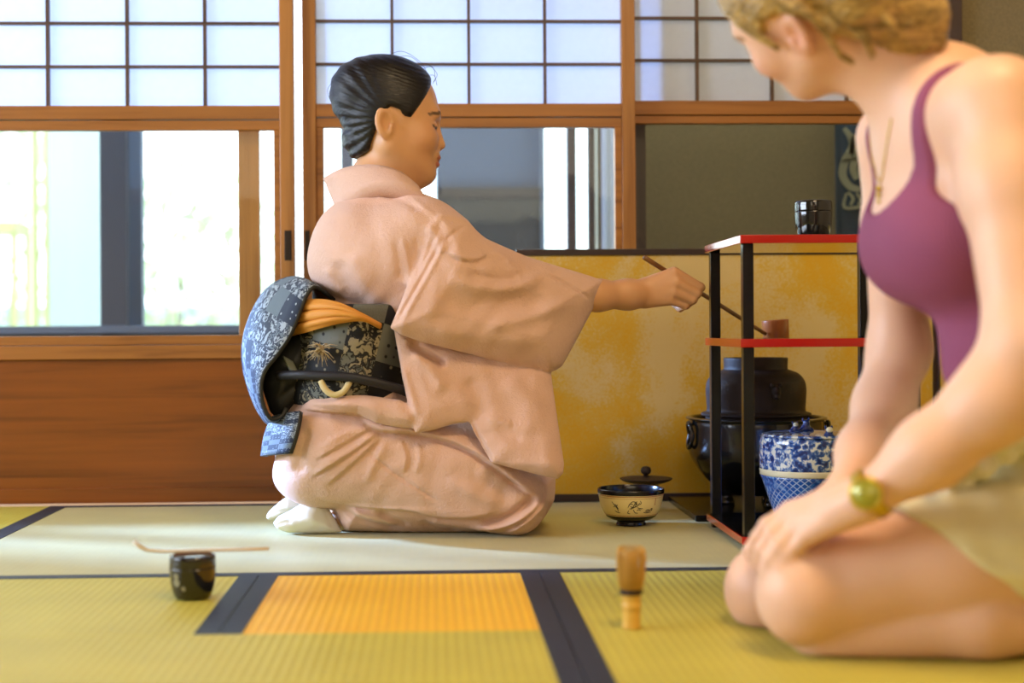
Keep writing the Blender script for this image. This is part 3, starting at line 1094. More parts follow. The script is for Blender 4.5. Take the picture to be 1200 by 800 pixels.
# ---------------------------------------------------------------- tea bowl
bf = on_floor(739.5, 614.5)
BX, BY = bf[0], bf[1]
bowl = thing('tea_bowl', 'cream tea bowl with dark brush drawings and a black rim on the tatami', 'tea bowl', (BX, BY, 0.0))
outer = smooth_profile([(0.0265, 0.010), (0.040, 0.0135), (0.0505, 0.0225), (0.0575, 0.036), (0.0610, 0.050), (0.0632, 0.0635)], 6)
M['cream'] = mat('cream_glaze', (0.82, 0.68, 0.30), 0.25, coat=0.3)
M['black_glaze'] = mat('blue_black_glaze', (0.004, 0.005, 0.010), 0.2, coat=0.2)
M['rust'] = mat('rust_line', (0.33, 0.10, 0.03), 0.4)
link('body', lathe(outer + [(0.0600, 0.0635), (0.0570, 0.048), (0.050, 0.030), (0.036, 0.018), (0.0, 0.0145), ][:0] + [(0.0615, 0.0632), (0.0590, 0.047), (0.0500, 0.0275), (0.034, 0.0175), (0, 0.0155)], 80), M['cream'], bowl, True, loc=(0, 0, 0))
rim = [(0.0634, 0.0618)] + smooth_profile([(0.0637, 0.0635), (0.0643, 0.0680), (0.0636, 0.0705), (0.0618, 0.0700), (0.0600, 0.0640), (0.0575, 0.048), (0.048, 0.029), (0.031, 0.0195), (0.0, 0.0178)], 5)
part_label(link('rim', lathe(rim, 80), M['black_glaze'], bowl, True, loc=(0, 0, 0)), 'glossy black rim and inside')
ftp = smooth_profile([(0.0, 0.0012), (0.0265, 0.0012), (0.0285, 0.0025), (0.0275, 0.0085), (0.0385, 0.0118), (0.0470, 0.0170), (0.0492, 0.0205)], 4)
part_label(link('foot', lathe(ftp, 64), M['black_glaze'], bowl, True, loc=(0, 0, 0)), 'black foot')


def bowl_r(z):
    return float(np.interp(z, [p[1] for p in outer], [p[0] for p in outer]))


bm = bmesh.new()
for z, w in ((0.0598, 0.0007), (0.0560, 0.0003), (0.0228, 0.0006)):
    tube(bm, [((bowl_r(z) + 0.0001) * math.cos(a), (bowl_r(z) + 0.0001) * math.sin(a), z) for a in np.linspace(0, 2 * math.pi, 65)], w, 6, False)
part_label(link('rust_lines', bm, M['rust'], bowl, True, loc=(0, 0, 0)), 'thin rust brown lines')


def brush(bm, pts, w):
    """Brush stroke on the bowl wall: (angle in m along the wall, height)."""
    P = [tuple(q[:2]) for q in curve_pts(pts, 4)]
    tr = []
    for k, (s, z) in enumerate(P):
        r = bowl_r(z) + 0.0002
        th = s / 0.060
        tr.append((r * math.sin(th), -r * math.cos(th), z))
    tube(bm, tr, [w * (0.45 + 0.55 * math.sin(math.pi * (0.08 + 0.84 * k / (len(tr) - 1)))) for k in range(len(tr))], 5)


bm = bmesh.new()
rg = random.Random(4)
S = ([(-.012, .044), (-.006, .051), (.001, .050), (.004, .045)], [(-.014, .040), (-.010, .047), (-.004, .046)], [(-.011, .037), (-.004, .040), (.004, .043), (.008, .049)],
     [(-.008, .036), (-.002, .045), (.003, .052)], [(-.013, .034), (-.015, .029), (-.010, .028)], [(-.004, .036), (.000, .030), (.006, .029)], [(.004, .040), (.010, .038), (.015, .038)],
     [(-.002, .049), (.002, .046), (-.001, .042)], [(-.009, .043), (-.005, .039), (-.001, .041)], [(.003, .034), (.007, .036), (.011, .034)], [(.009, .053), (.011, .048), (.007, .045)],
     [(.018, .030), (.026, .029), (.036, .030)], [(.021, .032), (.027, .035), (.034, .033)], [(.023, .031), (.029, .032), (.036, .035)], [(.033, .036), (.037, .037), (.037, .032)],
     [(-.046, .050), (-.041, .044), (-.036, .038), (-.034, .031)], [(-.044, .040), (-.038, .042), (-.033, .036)], [(-.042, .033), (-.037, .030), (-.031, .029)], [(-.040, .046), (-.036, .043), (-.034, .045)])
for s in S:
    brush(bm, s, 0.0008)
m = mat('sumi_ink', (0.02, 0.013, 0.008), 0.5)
part_label(link('brush_drawing', bm, m, bowl, True, loc=(0, 0, 0)), 'loose dark brush strokes')
bm = bmesh.new()
for z in (0.043, 0.0465, 0.050, 0.0535):
    brush(bm, [(.0415, z), (.0435, z + .0012), (.0425, z + .0026)], 0.0007)
part_label(link('red_marks', bm, M['rust'], bowl, True, loc=(0, 0, 0)), 'small red-brown signature marks')

# ---------------------------------------------------------------- kettle lid on its rest
lf = at(757, 560, 2.93)
LX, LY = lf[0], 2.93
rest = tag(link('lid_rest', lathe(smooth_profile([(0, 0), (0.024, 0), (0.026, 0.004), (0.021, 0.020), (0.0205, 0.036), (0.025, 0.052), (0.025, 0.0565), (0.02, 0.057), (0, 0.053)], 4), 40), M['bamboo_pale'], None, True, (LX, LY, 0.0)),
           'short bamboo lid rest hidden behind the tea bowl', 'lid rest')
zl0 = 0.0575
kl = thing('kettle_lid', 'dark iron kettle lid with round knob lying on its rest behind the bowl', 'kettle lid', (LX, LY, zl0))
link('plate', lathe(smooth_profile([(0, 0.0), (0.030, 0.0), (0.046, 0.004), (0.0535, 0.0085), (0.0535, 0.0105), (0.046, 0.0112), (0.025, 0.0135), (0.008, 0.0145), (0, 0.0145)], 4), 56), M['iron'], kl, True, loc=(0, 0, 0))
link('knob', lathe(smooth_profile([(0.0045, 0.0140), (0.0050, 0.0170), (0.0095, 0.0210), (0.0108, 0.0265), (0.0085, 0.0325), (0.0035, 0.0350), (0.0, 0.0353)], 4), 32), M['iron'], kl, True, loc=(0, 0, 0))

# ---------------------------------------------------------------- brazier and kettle on a board
bd = tag(boxes('brazier_board', [(0.508, 0.83, 2.755, 3.075, 0.0005, 0.0125)], M['lacquer_soft'], None, 0.0015), 'black lacquer board on the tatami under the brazier', 'board')
KX, KY = wx(885, 2.93, 460), 2.925
fz = 0.0125
zr = wz(488.5, KY, 885)
furo = thing('brazier', 'black clay brazier with ear handles under the iron kettle', 'brazier', (KX, KY, fz))
h = zr - fz
prof = smooth_profile([(0, 0.022), (0.05, 0.022), (0.075, 0.030), (0.105, 0.055), (0.128, 0.086), (0.138, 0.110), (0.139, h - 0.02), (0.138, h - 0.006), (0.143, h - 0.003), (0.143, h), (0.132, h), (0.130, h - 0.02), (0.120, 0.10), (0.06, 0.05), (0, 0.045)], 4)
link('bowl', lathe(prof, 96), M['furo'], furo, True, loc=(0, 0, 0))
for k in range(3):
    a = math.radians(-90 + 120 * k + 20)
    bm = lathe(smooth_profile([(0, 0), (0.016, 0), (0.018, 0.006), (0.014, 0.018), (0.018, 0.034), (0, 0.036)], 4), 24)
    bmesh.ops.translate(bm, verts=bm.verts, vec=(0.062 * math.cos(a), 0.062 * math.sin(a), 0))
    link('foot', bm, M['furo'], furo, True, loc=(0, 0, 0))
for sgn in (-1, 1):
    bm = bmesh.new()
    ring = [(sgn * 0.1385 + sgn * 0.006 * abs(math.sin(a)), -0.02 + 0.020 * math.cos(a), h - 0.035 + 0.026 * math.sin(a)) for a in np.linspace(0, 2 * math.pi, 33)]
    tube(bm, ring, 0.0042, 8, False)
    part_label(link('ear_handle', bm, M['furo'], furo, True, loc=(0, 0, 0)), 'ring handle on the side')

bm = bmesh.new()
zk0 = wz(484, KY, 885)
kz = zk0 - 0.004
kettle = thing('iron_kettle', 'brown cast iron tea kettle without its lid sitting in the black brazier', 'kettle', (KX, KY, kz))
hk = wz(419, KY, 885) - kz
prof = smooth_profile([(0, -0.045), (0.07, -0.040), (0.10, -0.012), (0.103, 0.0)], 4) + \
    smooth_profile([(0.112, 0.0005), (0.1115, 0.005), (0.101, 0.010), (0.1015, 0.030), (0.1025, 0.055), (0.0985, 0.073), (0.086, 0.087), (0.070, 0.0935), (0.0655, 0.097), (0.0655, hk - 0.003), (0.0645, hk)], 5) + \
    [(0.060, hk), (0.058, hk - 0.015), (0.075, 0.085), (0.090, 0.06), (0.092, 0.0), (0, -0.03)]
link('body', lathe(prof, 96), M['iron'], kettle, True, loc=(0, 0, 0))
for a in (-80, 100):
    a = math.radians(a)
    f = union([el((0.1015 * math.cos(a), 0.1015 * math.sin(a), 0.052), (0.010, 0.010, 0.015)), (el((0.109 * math.cos(a), 0.109 * math.sin(a), 0.056), (0.006, 0.006, 0.007)), 0.004),
               (el((0.108 * math.cos(a), 0.108 * math.sin(a), 0.042), (0.006, 0.005, 0.005)), 0.004), (el((0.104 * math.cos(a + 0.09), 0.104 * math.sin(a + 0.09), 0.065), (0.004, 0.004, 0.005)), 0.003),
               (el((0.104 * math.cos(a - 0.09), 0.104 * math.sin(a - 0.09), 0.065), (0.004, 0.004, 0.005)), 0.003)], 0.004)
    cc = np.array((0.105 * math.cos(a), 0.105 * math.sin(a), 0.052))
    vv, qq = surface_net(f, cc - 0.022, cc + 0.022, 0.0011)
    part_label(link('ring_lug', to_mesh('ring_lug', vv, qq), M['iron'], kettle, loc=(0, 0, 0)), 'small moulded lug on the shoulder')

# ---------------------------------------------------------------- blue and white water jar
m = mat('blue_white_porcelain_flowers', (0.7, 0.75, 0.85), 0.12, coat=0.5)
v = coords(m, (1, 1, 1))
n1 = noise(m, v, 66, 3, 0.6, 1.8)
n2 = noise(m, v, 190, 3, 0.6, 0.8)
vo = N(m, 'ShaderNodeTexVoronoi'); vo.inputs['Scale'].default_value = 85; L(m, v, vo.inputs['Vector'])
q = math_node(m, 'ADD', math_node(m, 'MULTIPLY', n1, 0.55), math_node(m, 'ADD', math_node(m, 'MULTIPLY', n2, 0.20), math_node(m, 'MULTIPLY', vo.outputs['Distance'], 0.30)))
L(m, ramp(m, q, [(0.43, (0.006, 0.022, 0.14)), (0.515, (0.02, 0.085, 0.38)), (0.56, (0.16, 0.28, 0.58)), (0.60, (0.62, 0.67, 0.70))]), bsdf(m).inputs['Base Color'])
M['porcelain'] = m
m = mat('blue_white_porcelain_lattice', (0.1, 0.3, 0.7), 0.12, coat=0.5)
tc = N(m, 'ShaderNodeTexCoord'); sep = N(m, 'ShaderNodeSeparateXYZ'); L(m, tc.outputs['Object'], sep.inputs[0])
ang = math_node(m, 'ARCTAN2', sep.outputs[1], sep.outputs[0])
u = math_node(m, 'MULTIPLY', ang, 36.0); w = math_node(m, 'MULTIPLY', sep.outputs[2], 560.0)
a1 = math_node(m, 'SINE', math_node(m, 'ADD', u, w)); a2 = math_node(m, 'SINE', math_node(m, 'SUBTRACT', u, w))
pr_ = math_node(m, 'MAXIMUM', a1, a2)
n1 = noise(m, coords(m, (1, 1, 1)), 90, 3)
n0 = noise(m, coords(m, (1, 1, 1)), 12, 2)
L(m, mix(m, ramp(m, n0, [(0.42, (0, 0, 0)), (0.5, (1, 1, 1))]), ramp(m, pr_, [(0.72, (0.015, 0.09, 0.42)), (0.95, (0.42, 0.56, 0.80))]),
       ramp(m, n1, [(0.40, (0.010, 0.05, 0.28)), (0.50, (0.02, 0.14, 0.55)), (0.62, (0.22, 0.38, 0.70))])), bsdf(m).inputs['Base Color'])
M['porcelain_low'] = m
M['porcelain_white'] = mat('white_porcelain_band', (0.66, 0.64, 0.50), 0.12, coat=0.5)
JX, JY = (RX0 + RX1) / 2 - 0.002, 2.555
jz = 0.0250
jar = thing('water_jar', 'blue and white porcelain lidded water jar on the bottom board of the shelf', 'water jar', (JX, JY, jz))
jt = wz(514, JY - 0.07, 948) - jz
zband = wz(557, JY - 0.08, 948) - jz
low = smooth_profile([(0.0, 0.0), (0.052, 0.0), (0.056, 0.006), (0.066, 0.035), (0.077, zband - 0.025), (0.0835, zband - 0.006)], 5)
part_label(link('body', lathe(low + [(0.078, zband - 0.006), (0, zband - 0.01)], 80), M['porcelain_low'], jar, True, loc=(0, 0, 0)), 'lower wall with lattice pattern')
part_label(link('band', lathe([(0, zband - 0.0058), (0.0836, zband - 0.0058), (0.0850, zband - 0.0045), (0.0843, zband - 0.0005), (0.0852, zband + 0.0035), (0.0845, zband + 0.0052), (0, zband + 0.0052)], 80), M['porcelain_white'], jar, True, loc=(0, 0, 0)), 'cream white ridged band')
upr = [(0, zband + 0.0054)] + smooth_profile([(0.0843, zband + 0.0054), (0.0855, zband + 0.022), (0.0845, jt - 0.012), (0.0825, jt - 0.003), (0.0805, jt)], 5) + [(0.07, jt), (0, jt - 0.002)]
part_label(link('shoulder', lathe(upr, 80), M['porcelain'], jar, True, loc=(0, 0, 0)), 'upper wall with dense blue flowers')
lidp = smooth_profile([(0.0, jt + 0.0004), (0.0785, jt + 0.0004), (0.0800, jt + 0.002), (0.076, jt + 0.0048), (0.05, jt + 0.0072), (0.0, jt + 0.0085)], 5)
link('lid', lathe(lidp, 80), M['porcelain'], jar, True, loc=(0, 0, 0))
M['cobalt'] = mat('cobalt_glaze', (0.008, 0.03, 0.17), 0.12, coat=0.5)
for k, (dx, dy, s, lab) in enumerate(((-0.020, 0.005, 0.85, 'cobalt figure knob with a white head'), (0.002, 0.012, 1.1, 'cobalt eared figure knob'), (0.022, -0.066, 1.1, 'cobalt figure knob at the lid edge'))):
    zb_ = jt + 0.006 if k < 2 else jt - 0.003
    f = union([el((dx, dy, zb_ + 0.006 * s), (0.0085 * s, 0.007 * s, 0.008 * s)), (el((dx + 0.001, dy - 0.001, zb_ + 0.015 * s), (0.0055 * s,) * 3), 0.003),
               (el((dx - 0.005 * s, dy, zb_ + 0.0205 * s), (0.002 * s, 0.002 * s, 0.0034 * s)), 0.002), (el((dx + 0.005 * s, dy, zb_ + 0.0205 * s), (0.002 * s, 0.002 * s, 0.0034 * s)), 0.002),
               (el((dx - 0.009 * s, dy - 0.002, zb_ + 0.003 * s), (0.004 * s,) * 3), 0.003), (el((dx + 0.009 * s, dy - 0.002, zb_ + 0.003 * s), (0.004 * s,) * 3), 0.003)], 0.004)
    cc = np.array((dx, dy, zb_ + 0.01))
    vv, qq = surface_net(f, cc - 0.022, cc + 0.022, 0.0010)
    kb = part_label(link('lid_knob', to_mesh('lid_knob', vv, qq), M['cobalt'], jar, loc=(0, 0, 0)), lab)
    if k != 1:
        vv, qq = surface_net(el((dx + 0.001, dy - 0.002, zb_ + 0.0165 * s), (0.0058 * s, 0.0058 * s, 0.0052 * s)), cc - 0.022, cc + 0.022, 0.0010)
        hd = link('head', to_mesh('head', vv, qq), M['porcelain_white'], None)
        hd.parent = kb
        part_label(hd, 'white head')

# ================================================================ PEOPLE: shared
def skin_mat(name, base, rough=0.45):
    m = mat(name, base, rough, spec=0.4)
    a = N(m, 'ShaderNodeAttribute', attribute_name='tint')
    f = noise(m, coords(m, (1, 1, 1)), 28, 4)
    c = mix(m, math_node(m, 'MULTIPLY', f, 0.18), a.outputs['Color'], tuple(q * 0.8 for q in base))
    L(m, c, bsdf(m).inputs['Base Color'])
    b = bsdf(m)
    b.inputs['Subsurface Weight'].default_value = 0.12
    b.inputs['Subsurface Radius'].default_value = (0.012, 0.005, 0.003)
    b.inputs['Subsurface Scale'].default_value = 0.5
    return m


def frame(fwd, roll=0.0):
    """Rotation with columns forward, left, up; roll tips the top towards the left."""
    f = np.array(fwd, float); f /= np.linalg.norm(f)
    l = np.cross((0, 0, 1), f); l /= np.linalg.norm(l)
    u = np.cross(f, l)
    c, s = math.cos(roll), math.sin(roll)
    return np.stack([f, l * c - u * s, u * c + l * s], 1)


def head_prims(jaw=1.0):
    p = [el((.010, 0, .030), (.090, .076, .088)), (el((.045, 0, -.045), (.056, .055 * jaw, .070)), .04),
         (rc((.005, .052, -.045), (.072, .014, -.092), .018, .015), .03), (rc((.005, -.052, -.045), (.072, -.014, -.092), .018, .015), .03),
         (el((.079, 0, -.093), (.018, .019, .0165)), .014),
         (el((.066, .042, -.028), (.022, .020, .018)), .03), (el((.066, -.042, -.028), (.022, .020, .018)), .03),
         (rc((.088, -.030, .018), (.088, .030, .018), .011, .011), .02)]
    for s in (-1, 1):
        p.append(('-', el((.103, s * .033, -.004), (.014, .019, .010)), .014))
        p.append((el((.082, s * .032, -.006), (.0145, .0150, .0115)), .004))
    p += [(rc((.097, 0, -.002), (.1065, 0, -.035), .0065, .0105), .009),
          (el((.096, .011, -.040), (.010, .007, .0075)), .006), (el((.096, -.011, -.040), (.010, .007, .0075)), .006),
          (el((.095, 0, -.057), (.010, .024, .010)), .010),
          (el((.1005, 0, -.0612), (.0088, .022, .0054)), .004), (el((.0985, 0, -.0735), (.0088, .018, .0062)), .004),
          ('-', rc((.1105, -.020, -.0674), (.1105, .020, -.0674), .0038, .0038), .004)]
    for s in (-1, 1):
        ear = union([el((-.008, s * .074, -.010), (.019, .008, .031), frame((.95, s * -.25, .22))),
                     ('-', el((-.004, s * .081, -.008), (.0105, .009, .018), frame((.95, s * -.25, .22))), .005),
                     (rc((.004, s * .077, -.014), (.002, s * .076, -.026), .0045, .004), .004)], .004)
        p.append((ear, .006))
    return p


def tint_head(loc, base, col, lip, brow, s=1.0, lash=True):
    """Lip, brow and lash colour by position on the head."""
    def blend(d, w, c, amt):
        f = np.clip(1 - d / w, 0, 1)[:, None] * amt
        col[:] = col * (1 - np.minimum(f * 2, amt)) + np.array(c) * np.minimum(f * 2, amt)
    d = np.minimum(el((.1005, 0, -.0612), (.0095, .022, .0058))(loc), el((.0985, 0, -.0735), (.0095, .018, .0066))(loc))
    blend(np.maximum(d, 0), .0022, lip, .9)
    for s_ in (-1, 1):
        fr_ = np.where(loc[:, 0] > .055, 0, .05)
        yz = loc[:, 1:3]
        d, _, t = polyline_dist(yz, [(s_ * .012, .0175), (s_ * .024, .0205), (s_ * .038, .0200), (s_ * .052, .0150)])
        blend(np.maximum(d - .0030 + .0018 * t, 0) + fr_, .0020, brow, .9)
        if lash:
            d, _, t = polyline_dist(yz, [(s_ * .018, -.0065), (s_ * .028, -.0100), (s_ * .038, -.0105), (s_ * .049, -.0070)])
            blend(np.maximum(d - .0016, 0) + fr_, .0018, (.02, .012, .01), .95)
    return col


def hair_mat(name, c1, c2, direction, rough=0.32, spec=0.5):
    m = mat(name, c1, rough, spec=spec)
    s = [420, 420, 420]
    s[direction] = 26
    f = noise(m, coords(m, tuple(s)), 1.0, 3, 0.6, 1.2)
    s = [60, 60, 60]
    s[direction] = 5
    f2 = noise(m, coords(m, tuple(s)), 1.0, 3, 0.6, 0.8)
    q = math_node(m, 'ADD', math_node(m, 'MULTIPLY', f, 0.5), math_node(m, 'MULTIPLY', f2, 0.5))
    L(m, ramp(m, q, [(0.36, c1), (0.64, c2)]), bsdf(m).inputs['Base Color'])
    bump(m, f, 0.55, 0.0015)
    return m


# ================================================================ KNEELING WOMAN IN THE KIMONO
KW = thing('person', 'person in a pink kimono kneeling with back turned, holding out a bamboo ladle', 'person', (-0.10, 2.70, 0))
K = lambda x, y, Y: at(x, y, Y)

SKIN1 = (0.66, 0.36, 0.185)
M['skin1'] = skin_mat('warm_light_skin', SKIN1)
HC = K(451, 145, 2.70)
HR = frame((math.cos(math.radians(8)), math.sin(math.radians(8)), -.03))


def to_head(P):
    return ((P - HC) @ HR).astype(np.float32)


hp = head_prims()
head_f = union(hp + [(rc((.010, 0, -.06), (-.035, 0, -.19), .047, .056), .03)], .02)


def chain(pts, k=.006):
    """Tapered limb through (px, py, depth, radius) joints."""
    q = [(K(*p[:3]), p[3]) for p in pts]
    return [(rc(a[0], b[0], a[1], b[1]), k) for a, b in zip(q, q[1:])]


arm = chain([(492, 280, 2.62, .040), (610, 338, 2.615, .030), (650, 343, 2.64, .0275), (700, 346, 2.665, .0272), (736, 345, 2.69, .0262), (752, 344, 2.70, .0250)], .02)
WR = (754, 342, 2.70)
hand = []
for (mx, my, mY), r in (((789, 321, 2.690), .0130), ((791, 331, 2.686), .0125), ((789, 342, 2.687), .0120), ((784, 351, 2.692), .0115)):
    hand += [(rc(K(757, 333 + (my - 318) * .55, 2.70), K(mx, my, mY), .0165, r), .008)]
hand += [(rc(K(772, 338, 2.705), K(780, 340, 2.705), .021, .018), .010)]
fingers = [[(790, 319, 2.688, .0108), (821, 336.5, 2.698, .0088), (815, 346, 2.732, .0080), (804, 343, 2.742, .0070)],
           [(793, 331, 2.684, .0106), (817, 344, 2.690, .0088), (809, 353, 2.726, .0080), (798, 348, 2.740, .0070)],
           [(790, 342, 2.685, .0102), (812, 351.5, 2.692, .0084), (804, 358, 2.724, .0076), (794, 352, 2.736, .0067)],
           [(785, 351, 2.690, .0094), (803, 358, 2.697, .0074), (797, 361.5, 2.722, .0068), (789, 356, 2.732, .0060)],
           [(768, 333, 2.720, .0135), (786, 325, 2.752, .0110), (803, 329, 2.752, .0095), (815, 336, 2.744, .0080)]]
for fg in fingers:
    hand += chain(fg, .0035)
core = [(rc(K(445, 225, 2.71), K(430, 330, 2.71), .06, .09), .05), (rc(K(430, 330, 2.71), K(415, 480, 2.70), .09, .10), .05),
        (rc(K(497, 270, 2.60), K(425, 264, 2.84), .05, .05), .04),
        (rc(K(395, 530, 2.63), K(590, 590, 2.62), .08, .05), .03), (rc(K(395, 530, 2.78), K(590, 590, 2.77), .08, .05), .03),
        (rc(K(590, 597, 2.66), K(400, 608, 2.69), .025, .022), .02), (rc(K(590, 597, 2.75), K(400, 600, 2.76), .025, .022), .02)]
armhand = union(arm + hand + core, .02)


def body1(P):
    return smin(head_f(to_head(P)), armhand(P), .035)


v, q = surface_net(body1, (-.36, 2.50, .0), (.56, 2.95, .92), .0030, 1)
loc = to_head(v)
col = np.tile(np.array(SKIN1, np.float32), (len(v), 1))
near_head = np.linalg.norm(loc, axis=1) < .17
c2 = col[near_head].copy()
# soft natural flush on cheek and ear
fl = np.exp(-(np.linalg.norm(loc[near_head] - np.array((.07, -.045, -.03)), axis=1) / .03) ** 2)[:, None] * .35
c2 = c2 * (1 - fl) + np.array((.72, .30, .17)) * fl
c2 = tint_head(loc[near_head], SKIN1, c2, (.42, .12, .09), (.02, .012, .01))
col[near_head] = c2
link('body', to_mesh('body', v, q, col), M['skin1'], KW)

# hair: smooth cap combed back into a bun
M['hair_black'] = hair_mat('black_hair', (.0032, .0032, .0055), (.010, .009, .011), 0, 0.32, 0.38)


def hl(px, py):
    p = (K(px, py, 2.70) - HC) @ HR
    return (p[0], p[2])


hair_poly = [hl(*p) for p in ((507, 92), (503, 103), (496, 116), (486, 131), (477, 143.5), (469, 143), (463, 135), (453, 132), (444, 139), (440, 150), (435, 163), (430, 180), (420, 186), (370, 190), (360, 60), (440, 40), (505, 60))]
cap = union([el((.010, 0, .031), (.0965, .083, .097)), (rc((-.005, 0, -.03), (-.018, 0, -.055), .055, .047), .03)], .02)
bunu = union([el(tuple((K(418, 113, 2.70) - HC) @ HR), (.050, .066, .056)), (el(tuple((K(430, 97, 2.70) - HC) @ HR), (.055, .062, .042)), .03), (el(tuple((K(450, 100, 2.70) - HC) @ HR), (.058, .068, .053)), .03)], .03)
roll_ = el(tuple((K(420, 163, 2.70) - HC) @ HR), (.031, .046, .030))
groove = union([rc(tuple((K(396, 147, yy) - HC) @ HR), tuple((K(434, 138, yy) - HC) @ HR), .0055, .003) for yy in (2.66, 2.64, 2.62)], .01)


def hair1(Pl):
    d = smax(cap(Pl), poly_dist(Pl[:, [0, 2]], hair_poly), .010)
    d = smin(d, bunu(Pl), .012)
    d = smin(d, roll_(Pl), .003)
    return d


v, q = surface_net(hair1, (-.125, -.10, -.10), (.12, .10, .145), .0024, 1)
nn = normals(v, q)
comb = (np.sin(v[:, 2] * 900 + v[:, 0] * 260 + 5 * np.sin(v[:, 1] * 60)) + 0.7 * np.sin(v[:, 2] * 1500 + v[:, 0] * 500 + v[:, 1] * 700)) * .00035
back = np.clip((-.01 - v[:, 0]) / .05, 0, 1)
comb += back * np.sin(np.arctan2(v[:, 2] - .0, v[:, 0] + .0) * 26 + v[:, 1] * 40) * .0010
v = v + nn * comb[:, None]
v = (v @ HR.T + HC).astype(np.float32)
hair_o = link('hair', to_mesh('hair', v, q), M['hair_black'], KW)
bm = bmesh.new()
rg = random.Random(12)
for s in (((430, 74), (452, 64), (474, 70)), ((445, 70), (470, 60), (492, 72), (500, 84)), ((488, 84), (506, 78), (510, 92), (507, 98)), ((390, 95), (384, 105), (386, 116)), ((480, 80), (498, 74), (512, 86), (508, 96)),
          ((460, 68), (480, 66), (496, 78)), ((492, 92), (508, 88), (512, 100)), ((470, 142), (466, 152), (468, 160)), ((430, 180), (436, 186), (434, 192))):
    yy = 2.66 + rg.uniform(-.02, .03)
    tube(bm, curve_pts([tuple(K(a, b, yy)) for a, b in s], 4) if False else [np.array(p) for p in smooth_profile([tuple(K(a, b, yy)) for a, b in s], 5)], .00045, 4)
st = part_label(link('stray_hair', bm, M['hair_black'], None, True), 'loose stray hairs')
st['kind'] = 'stuff'
st.parent = hair_o

# ---------------------------------------------------------------- kimono
m = mat('pink_beige_silk', (0.70, 0.45, 0.36), 0.72, spec=0.25)
v_ = coords(m, (1, 1, 1))
f = noise(m, coords(m, (420, 420, 420)), 1.0, 2)
f2 = noise(m, v_, 9, 4)
f3 = noise(m, coords(m, (160, 160, 160)), 1.0, 3)
L(m, mix(m, math_node(m, 'MULTIPLY', f3, 0.25), ramp(m, f2, [(0.3, (0.655, 0.425, 0.335)), (0.7, (0.71, 0.475, 0.38))]), (0.60, 0.375, 0.29)), bsdf(m).inputs['Base Color'])
bsdf(m).inputs['Sheen Weight'].default_value = 0.15
bump(m, math_node(m, 'ADD', f, math_node(m, 'MULTIPLY', f3, 1.5)), 0.6, 0.0018)
M['kimono'] = m

S1 = px_poly([(518, 258), (546, 262.5), (570, 280), (590, 289), (618, 301), (650, 311), (690, 323), (706, 328.5), (703, 345), (690, 370), (674, 400), (658, 429), (650, 434), (642, 436), (628, 433), (590, 424), (540, 412), (500, 402), (470, 392), (458, 384), (476, 340), (500, 300)], lambda a, b: 2.55 + min(max((a - 520) / 184, 0), 1) * .11)
S2 = px_poly([(462, 384), (500, 392), (560, 405), (620, 418), (646, 428), (649, 460), (653, 500), (657, 538), (656, 550), (650, 556.5), (640, 554.5), (610, 547), (574, 537), (566, 524), (556, 506), (549, 492), (530, 494), (510, 500), (487, 504), (480, 478), (472, 440)], 2.60)


def ys1(x, z):
    return 2.548 + np.clip((x - .03) / .28, -.4, 1) * .105


def ys2(x, z):
    t = np.clip((.36 - z) / .22, 0, 1)
    return (ys1(x, z) + .036) * (1 - t) + (2.512 + np.clip((x + .02) / .26, 0, 1) * .018) * t


zcut_a, zcut_b = K(352, 331, 2.6), K(462, 389, 2.6)


def upper_cut(P):
    sl = (zcut_b[2] - zcut_a[2]) / (zcut_b[0] - zcut_a[0])
    return (zcut_a[2] + (P[:, 0] - zcut_a[0]) * sl - P[:, 2]) * .87


torso = union([el(K(442, 306, 2.710), (.132, .170, .118)), (el(K(425, 276, 2.72), (.080, .150, .072)), .03),
               (el(K(490, 272, 2.60), (.080, .075, .060)), .04), (el(K(425, 268, 2.83), (.075, .070, .058)), .04),
               (rc(K(445, 240, 2.66), K(440, 240, 2.76), .042, .042), .03), (rc(K(465, 236, 2.65), K(520, 275, 2.575), .036, .040), .03),
               (rc(K(470, 310, 2.60), K(500, 380, 2.62), .065, .055), .04)], .05)
H1_ = px_poly([(383, 588), (394, 620), (402, 630), (440, 632), (490, 634), (560, 634), (612, 630), (638, 614), (653, 592), (656, 562), (645, 553), (560, 552), (480, 552), (400, 570)], 2.60)
skirt = union([rc(K(392, 522, 2.635), K(600, 586, 2.615), .100, .066), (rc(K(385, 522, 2.79), K(600, 586, 2.775), .100, .066), .05),
               (el(K(388, 512, 2.71), (.085, .150, .10)), .05), (el(K(377, 556, 2.71), (.090, .135, .056)), .04),
               (el(K(440, 480, 2.71), (.115, .155, .065)), .04), (rc(K(450, 508, 2.70), K(560, 548, 2.70), .072, .075), .04), (rc(K(450, 508, 2.62), K(560, 546, 2.61), .060, .060), .04),
               (rc(K(470, 520, 2.71), K(600, 575, 2.70), .09, .07), .04),
               (panel(H1_, lambda x, z: 2.69 + 0 * x, .125, .07, .012), .02)], .04)


def kimono_f(P):
    t = smax(torso(P), upper_cut(P), .022)
    d = smin(t, panel_s1(P), .030)
    s = skirt(P)
    s2 = panel_s2(P)
    d = smin(d, smin(s, s2, .003), .003)
    d = smin(d, waist(P), .01)
    d = smin(d, band(P), .004)
    return smax(d, .0012 - P[:, 2], .005)


